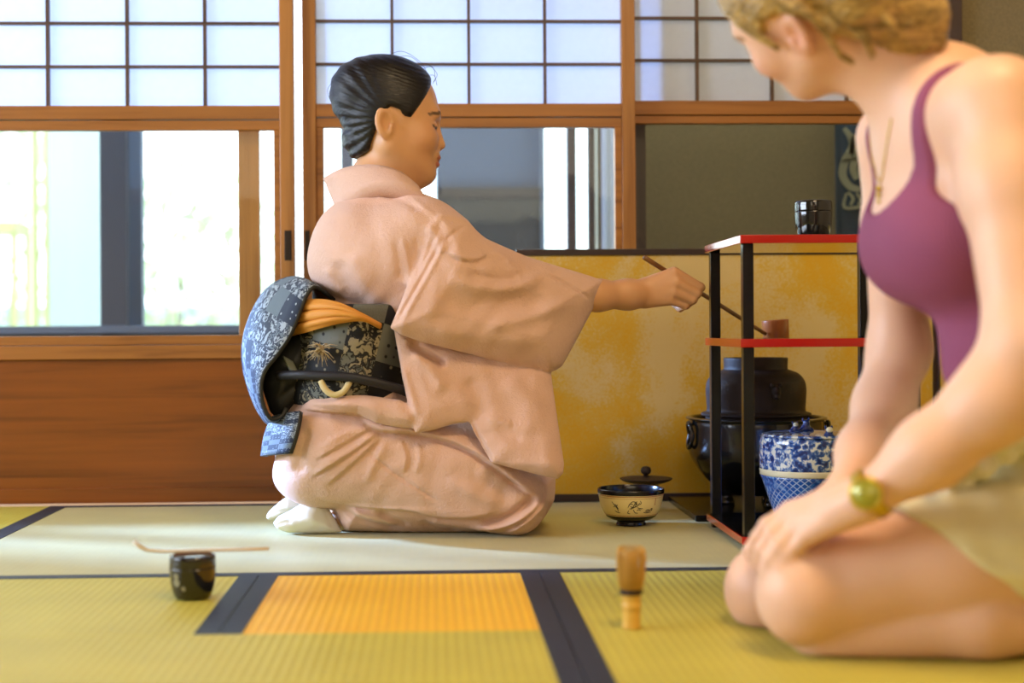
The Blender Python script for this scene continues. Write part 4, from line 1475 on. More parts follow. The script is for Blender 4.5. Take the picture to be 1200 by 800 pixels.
panel_s1 = panel(S1, ys1, .050, .060, .003)
panel_s2 = panel(S2, ys2, .022, .035, .003)
BAND = px_poly([(350, 480), (361, 463), (390, 461), (430, 462), (470, 468), (490, 478), (492, 502), (462, 499), (440, 494), (428, 488), (418, 483), (390, 483), (366, 483)], 2.56)
band = panel(BAND, lambda x, z: 2.538 + np.clip(-(x + .13) / .12, 0, 1) ** 2 * .06, .026, .018, .003)
waist = el(K(418, 420, 2.70), (.088, .135, .15))
v, q = surface_net(kimono_f, (-.335, 2.44, -.012), (.345, 2.96, .68), .0031, 1)
nn = normals(v, q)
P2 = v[:, [0, 2]].astype(np.float32)
FS = [  # skirt
    ('s', [(346, 481), (376, 482), (420, 486), (446, 488), (476, 488)], .010, .004, .035),
    ('s', [(418, 484), (432, 497), (450, 505), (490, 509), (540, 523), (580, 547), (617, 576), (640, 588)], .014, .004, .06),
    ('s', [(362, 562), (385, 547), (415, 528), (446, 506)], .006, .003, .018), ('s', [(368, 540), (400, 521), (440, 499)], .005, .003, .016),
    ('s', [(380, 572), (402, 553), (425, 533), (450, 509)], .005, .003, .018), ('r', [(430, 498), (400, 510), (370, 528)], .003, .006),
    ('r', [(455, 513), (440, 540), (428, 570)], .003, .007), ('s', [(474, 556), (478, 535), (470, 514)], .004, .003, .015), ('r', [(488, 516), (492, 536), (486, 556)], .003, .006),
    ('v', [(425, 523), (450, 545), (480, 566), (522, 592)], .0028, .0028),
    ('s', [(592, 596), (560, 607), (510, 607), (480, 600), (430, 598), (392, 592), (366, 583)][::-1], .014, .006, .03),
    ('v', [(392, 598), (415, 612), (445, 622), (475, 629)], .009, .007), ('r', [(404, 598), (432, 610), (468, 620)], .007, .007), ('v', [(440, 601), (460, 613), (480, 622)], .008, .006),
    ('r', [(500, 612), (530, 620), (560, 628)], .006, .008), ('v', [(490, 616), (515, 624), (540, 629)], .007, .006), ('r', [(545, 626), (585, 618), (622, 600), (642, 578)], .012, .008),
    ('v', [(560, 615), (590, 610), (615, 594), (628, 580)], .014, .008), ('s', [(590, 628), (622, 606), (640, 585), (645, 566)][::-1], .010, .004, .02),
    ('v', [(545, 556), (580, 572), (600, 590)], .003, .012), ('r', [(520, 560), (560, 580), (590, 594)], .004, .012),
    ('r', [(350, 500), (340, 530), (335, 556)], .004, .012), ('v', [(362, 500), (354, 530), (350, 560)], .004, .010),
    ('r', [(430, 470), (432, 478), (428, 484)], .004, .005), ('v', [(395, 470), (405, 476), (420, 472), (440, 470)], .005, .004)]
FU = [  # sleeve and back
    ('v', [(521, 276), (502, 312), (482, 348), (461, 385)], .0035, .0030), ('r', [(526, 278), (507, 314), (487, 350), (468, 386)], .0028, .0040),
    ('s', [(522, 296), (534, 302), (548, 306), (562, 304), (574, 295)], .007, .006, .016), ('r', [(575, 292), (592, 302), (606, 316), (612, 334)], .004, .006),
    ('v', [(545, 318), (570, 326), (600, 326), (622, 316)], .005, .009), ('r', [(522, 325), (560, 337), (600, 338), (632, 324), (645, 314)], .006, .012),
    ('v', [(505, 352), (545, 358), (600, 356), (650, 345)], .008, .022), ('r', [(490, 385), (540, 392), (600, 398), (640, 400)], .006, .018), ('r', [(560, 384), (610, 375), (650, 360), (680, 345)], .006, .012),
    ('v', [(640, 318), (670, 333), (701, 351)], .0035, .0028), ('v', [(597, 306), (606, 314), (608, 324)], .002, .003),
    ('r', [(470, 276), (477, 300), (480, 332)], .0025, .005), ('v', [(463, 280), (467, 304), (470, 330)], .0020, .005), ('v', [(486, 278), (490, 300), (489, 325)], .0020, .005),
    ('r', [(412, 292), (420, 325), (446, 362)], .006, .020), ('v', [(396, 300), (404, 330), (430, 362)], .006, .016), ('r', [(380, 310), (386, 330), (400, 346)], .004, .010),
    ('v', [(443, 222), (470, 232), (494, 248)], .004, .006), ('r', [(470, 214), (490, 236), (512, 256)], .003, .006), ('v', [(548, 262), (530, 275), (520, 285)], .003, .003),
    ('r', [(500, 262), (512, 280), (516, 300)], .004, .008)]
FL = [  # hanging lower sleeve
    ('s', [(548, 489), (556, 505), (564, 521), (572, 537)][::-1], .012, .004, .025), ('v', [(478, 398), (500, 414), (524, 428)], .014, .008), ('r', [(482, 410), (505, 432), (520, 460)], .006, .012),
    ('r', [(590, 440), (615, 470), (618, 510)], .005, .020), ('v', [(545, 440), (560, 470), (562, 500)], .005, .016), ('r', [(556, 492), (576, 488), (600, 497)], .003, .008), ('v', [(560, 507), (584, 503), (612, 512)], .003, .010),
    ('r', [(470, 425), (482, 460), (492, 492)], .005, .008)]
face = np.clip(-nn[:, 1] * 1.6, 0, 1)
reg_low = np.clip(1 - np.maximum(panel_s2(v) - .004, 0) / .010, 0, 1) * np.clip((panel_s1(v) - .004) / .008, 0, 1)
reg_up = np.clip(1 - np.minimum(np.maximum(panel_s1(v) - .004, 0), np.maximum(torso(v) - .004, 0)) / .012, 0, 1)
reg_sk = np.clip(1 - np.maximum(skirt(v) - .004, 0) / .012, 0, 1) * (1 - reg_low)
d = fold_field(P2, FS, 2.545) * reg_sk + fold_field(P2, FU, 2.54) * reg_up + fold_field(P2, FL, 2.60) * reg_low
d += (np.sin(v[:, 0] * 55 + 4 * np.sin(v[:, 2] * 23)) * np.sin(v[:, 2] * 41 + 3 * np.sin(v[:, 0] * 31))) * .0012
v[:, 1] -= d * face
v += nn * (d * .25 * face)[:, None]
v[:, 2] = np.maximum(v[:, 2], .001)
v = laplace(v, q, .12)
kim = link('kimono', to_mesh('kimono', v, q), M['kimono'], KW)

up_ = [(489, 219, 2.612), (480, 210.5, 2.614), (468, 202, 2.618), (455, 197, 2.622), (438, 194, 2.63), (418, 194.5, 2.645), (398, 199, 2.67), (380.5, 208, 2.715), (390, 203, 2.765), (410, 198, 2.79), (440, 197, 2.80), (470, 205, 2.79), (488, 218, 2.775)]
lo_ = [(496, 231, 2.585), (488, 222, 2.58), (470, 215, 2.578), (450, 214.5, 2.585), (430, 219.5, 2.60), (412, 229, 2.625), (400, 236.5, 2.655), (394, 241, 2.715), (398, 238, 2.79), (412, 232, 2.83), (440, 222, 2.85), (470, 222, 2.84), (494, 232, 2.81)]
lo2 = [(499, 240, 2.60), (490, 236, 2.60), (470, 232, 2.60), (450, 231, 2.61), (432, 236, 2.625), (416, 245, 2.645), (405, 252, 2.67), (402, 254, 2.715), (405, 252, 2.77), (416, 246, 2.80), (440, 236, 2.82), (470, 236, 2.82), (494, 240, 2.80)]
U_ = np.array(smooth_profile([tuple(K(*p)) for p in up_], 4)); Lo = np.array(smooth_profile([tuple(K(*p)) for p in lo_], 4)); L2 = np.array(smooth_profile([tuple(K(*p)) for p in lo2], 4))
rows = [U_ * (1 - t) + Lo * t for t in np.linspace(0, 1, 6)] + [Lo * (1 - t) + L2 * t for t in (.5, 1)]
part_label(link('collar', sheet(np.array(rows), .0065), M['kimono'], KW), 'wide collar set back from the nape')


# ---------------------------------------------------------------- obi
def obi_mat(name, dark, mid, light, scale, kind):
    m = mat(name, dark, 0.65, spec=0.3)
    if kind == 'UV':
        tc = N(m, 'ShaderNodeTexCoord'); mp = N(m, 'ShaderNodeMapping'); L(m, tc.outputs['UV'], mp.inputs['Vector'])
        mp.inputs['Scale'].default_value = (9.0, 5.0, 1)
    else:
        tc = N(m, 'ShaderNodeTexCoord'); sp = N(m, 'ShaderNodeSeparateXYZ'); L(m, tc.outputs['Object'], sp.inputs[0])
        cb = N(m, 'ShaderNodeCombineXYZ'); L(m, sp.outputs[0], cb.inputs[0]); L(m, sp.outputs[2], cb.inputs[1])
        mp = N(m, 'ShaderNodeMapping'); L(m, cb.outputs[0], mp.inputs['Vector'])
        mp.inputs['Rotation'].default_value = (0, 0, 0.28)
        mp.inputs['Scale'].default_value = (scale, scale * 0.85, 1)
    v = mp.outputs['Vector']
    fl = N(m, 'ShaderNodeVectorMath', operation='FLOOR'); L(m, v, fl.inputs[0])
    wn = N(m, 'ShaderNodeTexWhiteNoise', noise_dimensions='2D'); L(m, fl.outputs[0], wn.inputs['Vector'])
    ck = N(m, 'ShaderNodeTexChecker'); ck.inputs['Scale'].default_value = 1.0; L(m, v, ck.inputs['Vector'])
    cell = math_node(m, 'ADD', math_node(m, 'MULTIPLY', wn.outputs['Value'], 0.499), math_node(m, 'MULTIPLY', ck.outputs['Fac'], 0.5))
    vo = N(m, 'ShaderNodeTexVoronoi'); vo.inputs['Scale'].default_value = 3.6; vo.inputs['Randomness'].default_value = 0.25; L(m, v, vo.inputs['Vector'])
    vo2 = N(m, 'ShaderNodeTexVoronoi', feature='DISTANCE_TO_EDGE'); vo2.inputs['Scale'].default_value = 6.5; L(m, v, vo2.inputs['Vector'])
    n = noise(m, v, 4.6, 2, 0.5, 1.2)
    star = ramp(m, vo.outputs['Distance'], [(0.12, light), (0.20, dark)])
    dots = ramp(m, vo.outputs['Distance'], [(0.14, dark), (0.22, mid)])
    lace = ramp(m, vo2.outputs['Distance'], [(0.03, light), (0.09, dark)])
    flor = ramp(m, n, [(0.40, mid), (0.45, dark), (0.53, dark), (0.57, light)])
    plain = ramp(m, noise(m, v, 30, 2), [(0.4, tuple(q * .8 for q in mid)), (0.6, mid)])
    fl2 = ramp(m, n, [(0.50, dark), (0.56, light)])
    c = mix(m, ramp(m, cell, [(0.0, (0, 0, 0)), (0.26, (1, 1, 1))], 'CONSTANT'), star, fl2)
    c = mix(m, ramp(m, cell, [(0.0, (0, 0, 0)), (0.50, (1, 1, 1))], 'CONSTANT'), c, dots)
    c = mix(m, ramp(m, cell, [(0.0, (0, 0, 0)), (0.68, (1, 1, 1))], 'CONSTANT'), c, plain)
    c = mix(m, ramp(m, cell, [(0.0, (0, 0, 0)), (0.82, (1, 1, 1))], 'CONSTANT'), c, flor)
    L(m, c, bsdf(m).inputs['Base Color'])
    w = noise(m, coords(m, (600, 600, 600)), 1.0, 2)
    bump(m, w, 0.3, 0.001)
    return m


M['obi'] = obi_mat('dark_patchwork_brocade', (0.012, 0.013, 0.017), (0.135, 0.145, 0.13), (0.28, 0.25, 0.17), 17, 'XZ')
M['obi_light'] = obi_mat('indigo_patchwork_brocade', (0.012, 0.020, 0.045), (0.11, 0.145, 0.18), (0.30, 0.35, 0.40), 17, 'UV')
M['obi_lining'] = mat('dark_obi_lining', (0.018, 0.020, 0.021), 0.6)
M['obiage'] = mat('mustard_sash_silk', (0.62, 0.27, 0.045), 0.6, spec=0.3)
bump(M['obiage'], noise(M['obiage'], coords(M['obiage'], (60, 60, 220)), 1.0, 3), 0.4, 0.002)
M['cream_cord'] = mat('cream_cord', (0.60, 0.50, 0.26), 0.6)
M['navy_cord'] = mat('navy_cord', (0.010, 0.010, 0.016), 0.6)

oc = K(415, 412, 2.70)


def obi_f(P):
    x = P[:, 0] - oc[0] - (P[:, 2] - oc[2]) * .12
    y = P[:, 1] - oc[1]
    r = np.array((.116, .168))
    u = np.sqrt((x / r[0]) ** 2 + (y / r[1]) ** 2)
    w = np.sqrt((x / r[0] ** 2) ** 2 + (y / r[1] ** 2) ** 2) + 1e-6
    d = u * (u - 1) / w
    d = smax(d, np.abs(P[:, 2] - oc[2] + .004) - .092, .012)
    return d


v, q = surface_net(obi_f, (oc[0] - .16, 2.5, oc[2] - .13), (oc[0] + .16, 2.90, oc[2] + .13), .005, 1)
nn = normals(v, q)
d = fold_field(v[:, [0, 2]].astype(np.float32), [('v', [(350, 420), (400, 418), (460, 430)], .002, .004), ('r', [(350, 404), (410, 400), (466, 412)], .002, .006)], 2.54)
v[:, 1] -= d * np.clip(-nn[:, 1], 0, 1)
obi_o = link('obi_sash', to_mesh('obi_sash', v, q), M['obi'], KW)

nr = [(392, 352, 2.62), (372, 338, 2.57), (361, 345, 2.555), (351, 369, 2.55), (341, 392, 2.55), (325, 415, 2.55), (311, 432, 2.55), (306, 452, 2.55), (309, 476, 2.555), (318, 492, 2.56), (330, 489, 2.57), (336, 478, 2.58)]
md = [(390, 350, 2.70), (357, 329, 2.70), (336, 331, 2.70), (318, 346, 2.70), (303, 372, 2.70), (294, 400, 2.70), (293, 428, 2.70), (297, 452, 2.70), (304, 476, 2.70), (316, 496, 2.70), (328, 494, 2.70), (334, 480, 2.70)]
fr = [(388, 350, 2.84), (350, 330, 2.85), (327, 333, 2.85), (307, 349, 2.85), (292, 378, 2.85), (285, 404, 2.85), (286, 430, 2.85), (292, 454, 2.85), (301, 478, 2.85), (314, 497, 2.85), (326, 494, 2.85), (332, 480, 2.85)]
N_, Md, Fr = [np.array(smooth_profile([tuple(K(*p)) for p in c], 4)) for c in (nr, md, fr)]
rows = []
for s in np.linspace(0, 1, 9):
    a = 2 * (s - .5) * (s - 1) * N_ - 4 * s * (s - 1) * Md + 2 * s * (s - .5) * Fr
    rows.append(a)
G = np.array(rows).transpose(1, 0, 2)
G[..., 2] += .0025 * np.sin(np.linspace(0, 9, G.shape[0]))[:, None]
knot = part_label(link('obi_knot', sheet(G, .007, True), [M['obi_lining'], M['obi_light']], KW), 'looped drum knot in indigo, white and grey patchwork')
tn = [(353, 482, 2.545), (351, 496, 2.530), (347, 513, 2.525), (341, 531, 2.528)]
tf = [(324, 492, 2.74), (316, 504, 2.74), (312, 519, 2.74), (311, 535, 2.74)]
A_, B_ = [np.array(smooth_profile([tuple(K(*p)) for p in c], 4)) for c in (tn, tf)]
G = np.array([A_ * (1 - s) + B_ * s + np.array((-.022 * math.sin(math.pi * s), -.012 * math.sin(math.pi * s), 0)) for s in np.linspace(0, 1, 8)]).transpose(1, 0, 2)
part_label(link('obi_tail', sheet(G, .008, True), [M['obi_lining'], M['obi_light']], KW), 'short hanging tail of the sash')
pin = px_poly([(303, 450), (306, 432), (318, 412), (334, 396), (346, 388), (362, 386), (372, 400), (376, 420), (374, 434), (366, 446), (352, 468), (338, 488), (326, 494), (314, 484)], 2.6)
f = panel(pin, lambda x, z: 2.63 + 0 * x, .045, .05, .008)
v, q = surface_net(f, (-.36, 2.56, .19), (-.18, 2.70, .41), .004, 1)
nn = normals(v, q)
d = fold_field(v[:, [0, 2]].astype(np.float32), [('v', [(372, 440), (345, 452), (322, 472)], .006, .005), ('r', [(360, 452), (340, 470), (326, 488)], .005, .006), ('v', [(330, 420), (345, 430), (366, 436)], .005, .005)], 2.6)
v[:, 1] -= d * np.clip(-nn[:, 1], 0, 1)
part_label(link('obi_inner_fold', to_mesh('obi_inner_fold', v, q), M['obi_lining'], KW), 'dark folded lining inside the knot')
bm = sheet([[K(331 + 2 * i + 12 * j / 4, 417 + 4 * i + 7 * j / 4, 2.580 - .004 * i) for j in range(5)] for i in range(5)], .004)
part_label(link('obi_tongue', bm, M['cream_cord'] if False else mat('grey_green_brocade', (0.13, 0.15, 0.12), 0.6), KW), 'grey-green strip of sash')

up_s = np.array(smooth_profile([tuple(K(*p)) for p in ((347, 353, 2.612), (364, 351, 2.566), (384, 352, 2.536), (404, 357.5, 2.520), (426, 369, 2.516), (446, 380, 2.545))], 6))
lo_s = np.array(smooth_profile([tuple(K(*p)) for p in ((343, 393, 2.606), (360, 389, 2.560), (380, 383, 2.532), (402, 377, 2.520), (426, 375, 2.516), (446, 384, 2.545))], 6))
G = []
for j in range(29):
    t = j / 28
    row = up_s * (1 - t) + lo_s * t
    n_r = len(row)
    amp = np.linspace(1, .35, n_r)
    rip = np.sin(t * 21 + .6 * np.sin(np.linspace(0, 5, n_r))) * .0050 * amp + np.sin(t * 37 + 1 + np.linspace(0, 2.5, n_r)) * .0022 * amp
    row = row.copy()
    row[:, 1] += rip - .010 * math.sin(math.pi * t)
    G.append(row)
G = np.array(G).transpose(1, 0, 2)
part_label(link('obi_scarf', sheet(G, .006), M['obiage'], KW), 'gathered mustard scarf above the sash')

bm = bmesh.new()
tube(bm, [np.array(p) for p in smooth_profile([tuple(K(*p)) for p in ((326, 440, 2.575), (350, 439, 2.545), (376, 440, 2.530), (410, 442, 2.522), (440, 448, 2.526), (468, 456, 2.545), (482, 462, 2.575))], 4)], .0085, 10)
part_label(link('sash_cord', bm, M['navy_cord'], KW, True), 'flat navy cord around the sash')
bm = bmesh.new()
tube(bm, [np.array(p) for p in smooth_profile([tuple(K(*p)) for p in ((376, 446, 2.528), (381, 456, 2.524), (391, 462.5, 2.522), (402, 459, 2.522), (410, 447, 2.524))], 4)], .0058, 8)
part_label(link('cord_loop', bm, M['cream_cord'], KW, True), 'cream loop under the navy cord')
bm = bmesh.new()
rg = random.Random(5)
for k in range(46):
    a = rg.uniform(-2.9, .9)
    Ln = rg.uniform(10, 22)
    p0 = (376 + rg.uniform(-3, 3), 408 + rg.uniform(-3, 5))
    p1 = (p0[0] - Ln * math.cos(a) * .9, p0[1] + abs(Ln * math.sin(a)) * rg.choice((-.35, .8, 1)))
    y0 = 2.532 + rg.uniform(-.01, .006)
    tube(bm, [K(*p0, y0), K((p0[0] + p1[0]) / 2, (p0[1] + p1[1]) / 2 - 2, y0 - .008), K(*p1, y0 - .004)], [.0012, .0010, .0004], 4)
part_label(link('tassel', bm, mat('straw_tassel', (0.42, 0.33, 0.19), 0.7), KW), 'frayed straw-coloured tassel')

# ---------------------------------------------------------------- tabi socks
M['tabi'] = mat('white_cotton', (0.80, 0.77, 0.69), 0.85, spec=0.2)
bump(M['tabi'], noise(M['tabi'], coords(M['tabi'], (500, 500, 500)), 1.0, 2), 0.2, 0.0008)
for pts, yc, th, fol in (([(318, 614), (324, 606), (340, 598), (356, 588), (367, 584.5), (377, 587), (388, 602), (402, 626), (390, 628), (360, 628), (336, 627), (322, 621)], 2.655, .032, [('v', [(322, 617), (332, 613), (342, 612)], .004, .0035), ('r', [(350, 600), (362, 606), (370, 620)], .002, .01), ('v', [(376, 590), (384, 608), (392, 624)], .002, .003)]),
                         ([(309, 606), (314, 599), (324, 590), (335, 582), (348, 584), (364, 590), (368, 602), (340, 607), (322, 613), (312, 611)], 2.79, .030, [('v', [(314, 606), (326, 600), (338, 598)], .003, .003)])):
    pl = px_poly(pts, yc - .02)
    f0 = panel(pl, lambda x, z, yc=yc: yc + 0 * x, th, .030, .010)
    f = lambda P, f0=f0: smax(f0(P), .0012 - P[:, 2], .004)
    v, q = surface_net(f, (-.36, yc - .06, -.012), (-.14, yc + .06, .13), .0030, 2)
    nn = normals(v, q)
    d = fold_field(v[:, [0, 2]].astype(np.float32), fol, yc - .03)
    v[:, 1] -= d * np.clip(-nn[:, 1], 0, 1)
    v[:, 2] = np.maximum(v[:, 2], .001)
    link('tabi_sock', to_mesh('tabi_sock', v, q), M['tabi'], KW)

# ================================================================ BAMBOO LADLE in her hand
LA, LB = K(755, 301.5, 2.670), K(897, 391, 2.868)
ladle = thing('bamboo_ladle', 'long-handled bamboo ladle held out over the kettle', 'ladle', LB)
bm = bmesh.new()
n_ = 14
tube(bm, [LA * (1 - k / n_) + LB * k / n_ for k in range(n_ + 1)], [.0050 - .0010 * k / n_ for k in range(n_ + 1)], 8)
link('handle', bm, M['bamboo_dark'], ladle, True)
c0 = K(909, 386.5, 2.885)
bm = lathe([(0, -.020), (.0235, -.020), (.0262, -.017), (.0275, .018), (.0270, .0205), (.0250, .0205), (.0240, -.012), (0, -.014)], 40)
T = Matrix.Translation(Vector([float(x) for x in c0])) @ Matrix.Rotation(math.radians(-4), 4, 'Y')
bmesh.ops.transform(bm, matrix=T, verts=bm.verts)
link('cup', bm, M['bamboo_cup'], ladle, True)

# ================================================================ VISITOR in the purple top, near right
VW = thing('person', 'person in purple tank top and cream shorts kneeling with hands on knees', 'person', (0.62, 1.70, 0))
SKIN2 = (0.79, 0.485, 0.325)
M['skin2'] = skin_mat('fair_skin', SKIN2)
YV = 1.73
LEAN = frame((-math.cos(.33), 0, -math.sin(.33)))
HS2 = 0.95
HC2 = at(949.5, 2.7, 1.72)
HR2 = frame((-.554, .791, -.259), 0.70)
hp2 = head_prims(1.0)


def to_head2(P):
    return ((P - HC2) @ HR2 / HS2).astype(np.float32)


head2 = union(hp2, .02)
neck0 = HC2 + HR2 @ np.array((-.005, 0, -.06))
torso_p = union([el((.668, YV, .520), (.098, .140, .150), LEAN), (rc((.712, YV - .03, .34), (.735, YV - .02, .30), .088, .10), .06),
                 (el((.80, YV + .01, .175), (.125, .165, .120)), .06),
                 (el((.606, YV - .058, .480), (.050, .058, .056)), .06), (el((.604, YV + .064, .480), (.050, .058, .056)), .06), (el((.600, YV, .485), (.045, .06, .05)), .05),
                 (rc((.622, YV - .12, .628), (.612, YV + .12, .628), .048, .046), .05),
                 (rc((.640, YV, .64), (.640, YV, .60), .075, .08), .04)], .05)
legs_n = union([rc((.80, 1.650, .125), (.60, 1.64, .105), .090, .074), (rc((.60, 1.64, .105), at(952, 696, 1.640), .074, .056), .03), (el(at(938, 696, 1.638), (.050, .054, .056)), .02)], .03)
calf_n = union([rc(at(962, 742, 1.64), (.62, 1.612, .044), .036, .047), (rc((.62, 1.612, .044), (.90, 1.64, .036), .047, .032), .02)], .02)
legs_f = union([rc((.80, 1.85, .125), (.60, 1.84, .100), .090, .074), (rc((.60, 1.84, .100), at(905, 690, 1.81), .074, .054), .03), (el(at(896, 692, 1.805), (.048, .052, .054)), .02),
                (rc(at(915, 732, 1.81), (.62, 1.83, .044), .034, .044), .006), (rc((.62, 1.83, .044), (.90, 1.82, .036), .044, .032), .02)], .02)


def chain2(pts, k=.006):
    q = [(at(*p[:3]) if p[2] < 90 else None, p[3]) for p in pts]
    return [(rc(a[0], b[0], a[1], b[1]), k) for a, b in zip(q, q[1:])]


armn = chain2([(1170, 122, 1.590, .056), (1182, 220, 1.560, .049), (1204, 405, 1.505, .041), (1165, 470, 1.515, .042), (1090, 530, 1.540, .036), (1020, 580, 1.565, .0235)], .03)
armf = chain2([(1048, 162, 1.870, .048), (1050, 270, 1.880, .040), (1054, 410, 1.885, .037), (1036, 475, 1.855, .036), (1012, 530, 1.79, .030), (992, 574, 1.725, .0235)], .03)
hn = []
for mx, my, mY, r in ((948, 626, 1.602, .0125), (940, 612, 1.614, .0130), (932, 604, 1.630, .0130), (926, 599, 1.648, .0130)):
    hn += chain2([(1010, 586 + (my - 612) * .35, 1.570 + (mY - 1.62) * .35, .0200), (mx, my, mY, r)], .010)
hn += chain2([(1015, 583, 1.567, .0230), (985, 592, 1.59, .0225)], .012)
for fg in ([(948, 626, 1.602, .0105), (924, 650, 1.612, .0090), (912, 663, 1.618, .0082), (905, 675, 1.624, .0072)],
           [(940, 612, 1.614, .0112), (914, 640, 1.618, .0096), (903, 655, 1.624, .0088), (896, 670, 1.632, .0076)],
           [(932, 604, 1.630, .0112), (905, 626, 1.634, .0098), (893, 643, 1.640, .0090), (887, 659, 1.648, .0078)],
           [(926, 599, 1.648, .0110), (899, 615, 1.655, .0096), (888, 630, 1.662, .0088), (882, 645, 1.668, .0076)],
           [(985, 585, 1.60, .0160), (960, 592, 1.650, .0130), (935, 600, 1.680, .0105), (915, 610, 1.690, .0090)]):
    hn += chain2(fg, .004)
hf = chain2([(992, 576, 1.725, .023), (950, 606, 1.725, .024), (930, 616, 1.725, .020)], .012)
for fg in ([(935, 612, 1.705, .0115), (905, 632, 1.710, .0100), (890, 655, 1.715, .0080)], [(930, 608, 1.725, .0115), (898, 626, 1.730, .0100), (880, 652, 1.735, .0080)],
           [(928, 606, 1.745, .0112), (895, 622, 1.750, .0098), (876, 646, 1.755, .0080)], [(930, 608, 1.765, .0105), (900, 622, 1.770, .0090), (884, 642, 1.775, .0074)],
           [(965, 592, 1.70, .0140), (940, 610, 1.685, .0110), (920, 622, 1.680, .0090)]):
    hf += chain2(fg, .004)
arms = union(armn, .03)
armsf = union(armf, .03)
hand_n, hand_f = union(hn, .008), union(hf, .008)
neck_f = union([rc(neck0, (.618, YV, .655), .050, .056), (rc((.618, YV, .655), (.640, YV, .60), .056, .07), .03)], .03)


def body2(P):
    d = torso_p(P)
    d = smin(d, neck_f(P), .045)
    d = smin(d, head2(to_head2(P)) * HS2, .03)
    d = smin(d, arms(P), .022)
    d = smin(d, armsf(P), .022)
    d = smin(d, hand_n(P), .012)
    d = smin(d, hand_f(P), .012)
    ln = smin(legs_n(P), calf_n(P), .006)
    d = smin(d, ln, .008)
    d = smin(d, legs_f(P), .008)
    d = smax(d, -rc((.560, YV, .642), (.585, YV + .09, .648), .006, .004)(P), .02)
    return smax(d, .0008 - P[:, 2], .006)


v, q = surface_net(body2, (.33, 1.42, -.012), (.99, 2.02, .93), .0038, 1)
loc = to_head2(v)
col = np.tile(np.array(SKIN2, np.float32), (len(v), 1))
nh = np.linalg.norm(loc, axis=1) < .17
c2 = col[nh].copy()
for ctr, rr, amt in (((.07, .045, -.03), .035, .45), ((-.008, .078, -.010), .035, .55)):
    fl = np.exp(-(np.linalg.norm(loc[nh] - np.array(ctr), axis=1) / rr) ** 2)[:, None] * amt
    c2 = c2 * (1 - fl) + np.array((.74, .28, .20)) * fl
col[nh] = tint_head(loc[nh], SKIN2, c2, (.50, .16, .14), (.22, .12, .05))
link('body', to_mesh('body', v, q, col), M['skin2'], VW)

# tank top
m = mat('mauve_ribbed_knit', (0.265, 0.070, 0.135), 0.8, spec=0.25)
tcn = coords(m, (1, 1, 1))
wv = N(m, 'ShaderNodeTexWave', wave_type='BANDS', bands_direction='Y'); wv.inputs['Scale'].default_value = 130; L(m, tcn, wv.inputs['Vector'])
L(m, ramp(m, wv.outputs['Fac'], [(0.2, (0.235, 0.060, 0.118)), (0.8, (0.285, 0.078, 0.150))]), bsdf(m).inputs['Base Color'])
bump(m, wv.outputs['Fac'], 0.3, 0.001)
M['tank'] = m


def tank_f(P):
    y = P[:, 1] - YV
    z = P[:, 2]
    d = torso_p(P) - .0055
    frontness = np.clip((.66 - P[:, 0]) / .05, 0, 1)
    bot = .515 + (1 - frontness) * .06
    scoop = np.abs(y) - .073 * np.sqrt(np.clip(1 - (np.clip(bot + .07 - z, 0, .07) / .07) ** 2, 0.0001, 1))
    scoop = smax(scoop, bot - z, .02)
    d = smax(d, -scoop, .006)
    hole = smax(.098 - np.abs(y), (.505 + np.clip((.62 - P[:, 0]) * .6, 0, .05)) - z, .03)
    d = smax(d, -hole, .006)
    d = smax(d, .285 - z, .006)
    return d


v, q = surface_net(tank_f, (.50, 1.52, .26), (.86, 1.94, .74), .0040, 1)
link('tank_top', to_mesh('tank_top', v, q), M['tank'], VW)

# shorts
m = mat('cream_cotton_twill', (0.74, 0.68, 0.42), 0.85, spec=0.2)
f = noise(m, coords(m, (1, 1, 1)), 14, 4)
L(m, ramp(m, f, [(0.3, (0.70, 0.63, 0.37)), (0.7, (0.77, 0.71, 0.45))]), bsdf(m).inputs['Base Color'])
bump(m, noise(m, coords(m, (500, 500, 500)), 1.0, 2), 0.2, 0.001)
M['shorts'] = m
ha, hb = at(1046, 588, 1.60), at(1196, 704, 1.60)
hn_ = np.array((hb[2] - ha[2], 0, -(hb[0] - ha[0]))); hn_ /= np.linalg.norm(hn_)


def shorts_f(P):
    th = smin(legs_n(P), legs_f(P), .02) - .009
    pel = el((.80, YV + .01, .18), (.136, .176, .125))(P)
    wst = rc((.735, YV - .02, .29), (.775, YV, .22), .108, .12)(P)
    d = smin(smin(th, pel, .03), wst, .03)
    cut = (P[:, 0] - ha[0]) * hn_[0] + (P[:, 2] - ha[2]) * hn_[2]
    cut = np.minimum(cut, .74 - P[:, 0]) if False else cut
    d = smax(d, cut, .004)
    d = smax(d, P[:, 2] - (.335 - (P[:, 0] - .70) * .25), .01)
    return smax(d, .07 - P[:, 2], .01)


v, q = surface_net(shorts_f, (.50, 1.50, .05), (.99, 2.02, .36), .0045, 1)
nn = normals(v, q)
w = np.sin(v[:, 0] * 70 + v[:, 2] * 110 + 2 * np.sin(v[:, 1] * 30)) * np.sin(v[:, 2] * 60 - v[:, 0] * 35) * .0025
v = v + nn * w[:, None]
link('shorts', to_mesh('shorts', v, q), M['shorts'], VW)

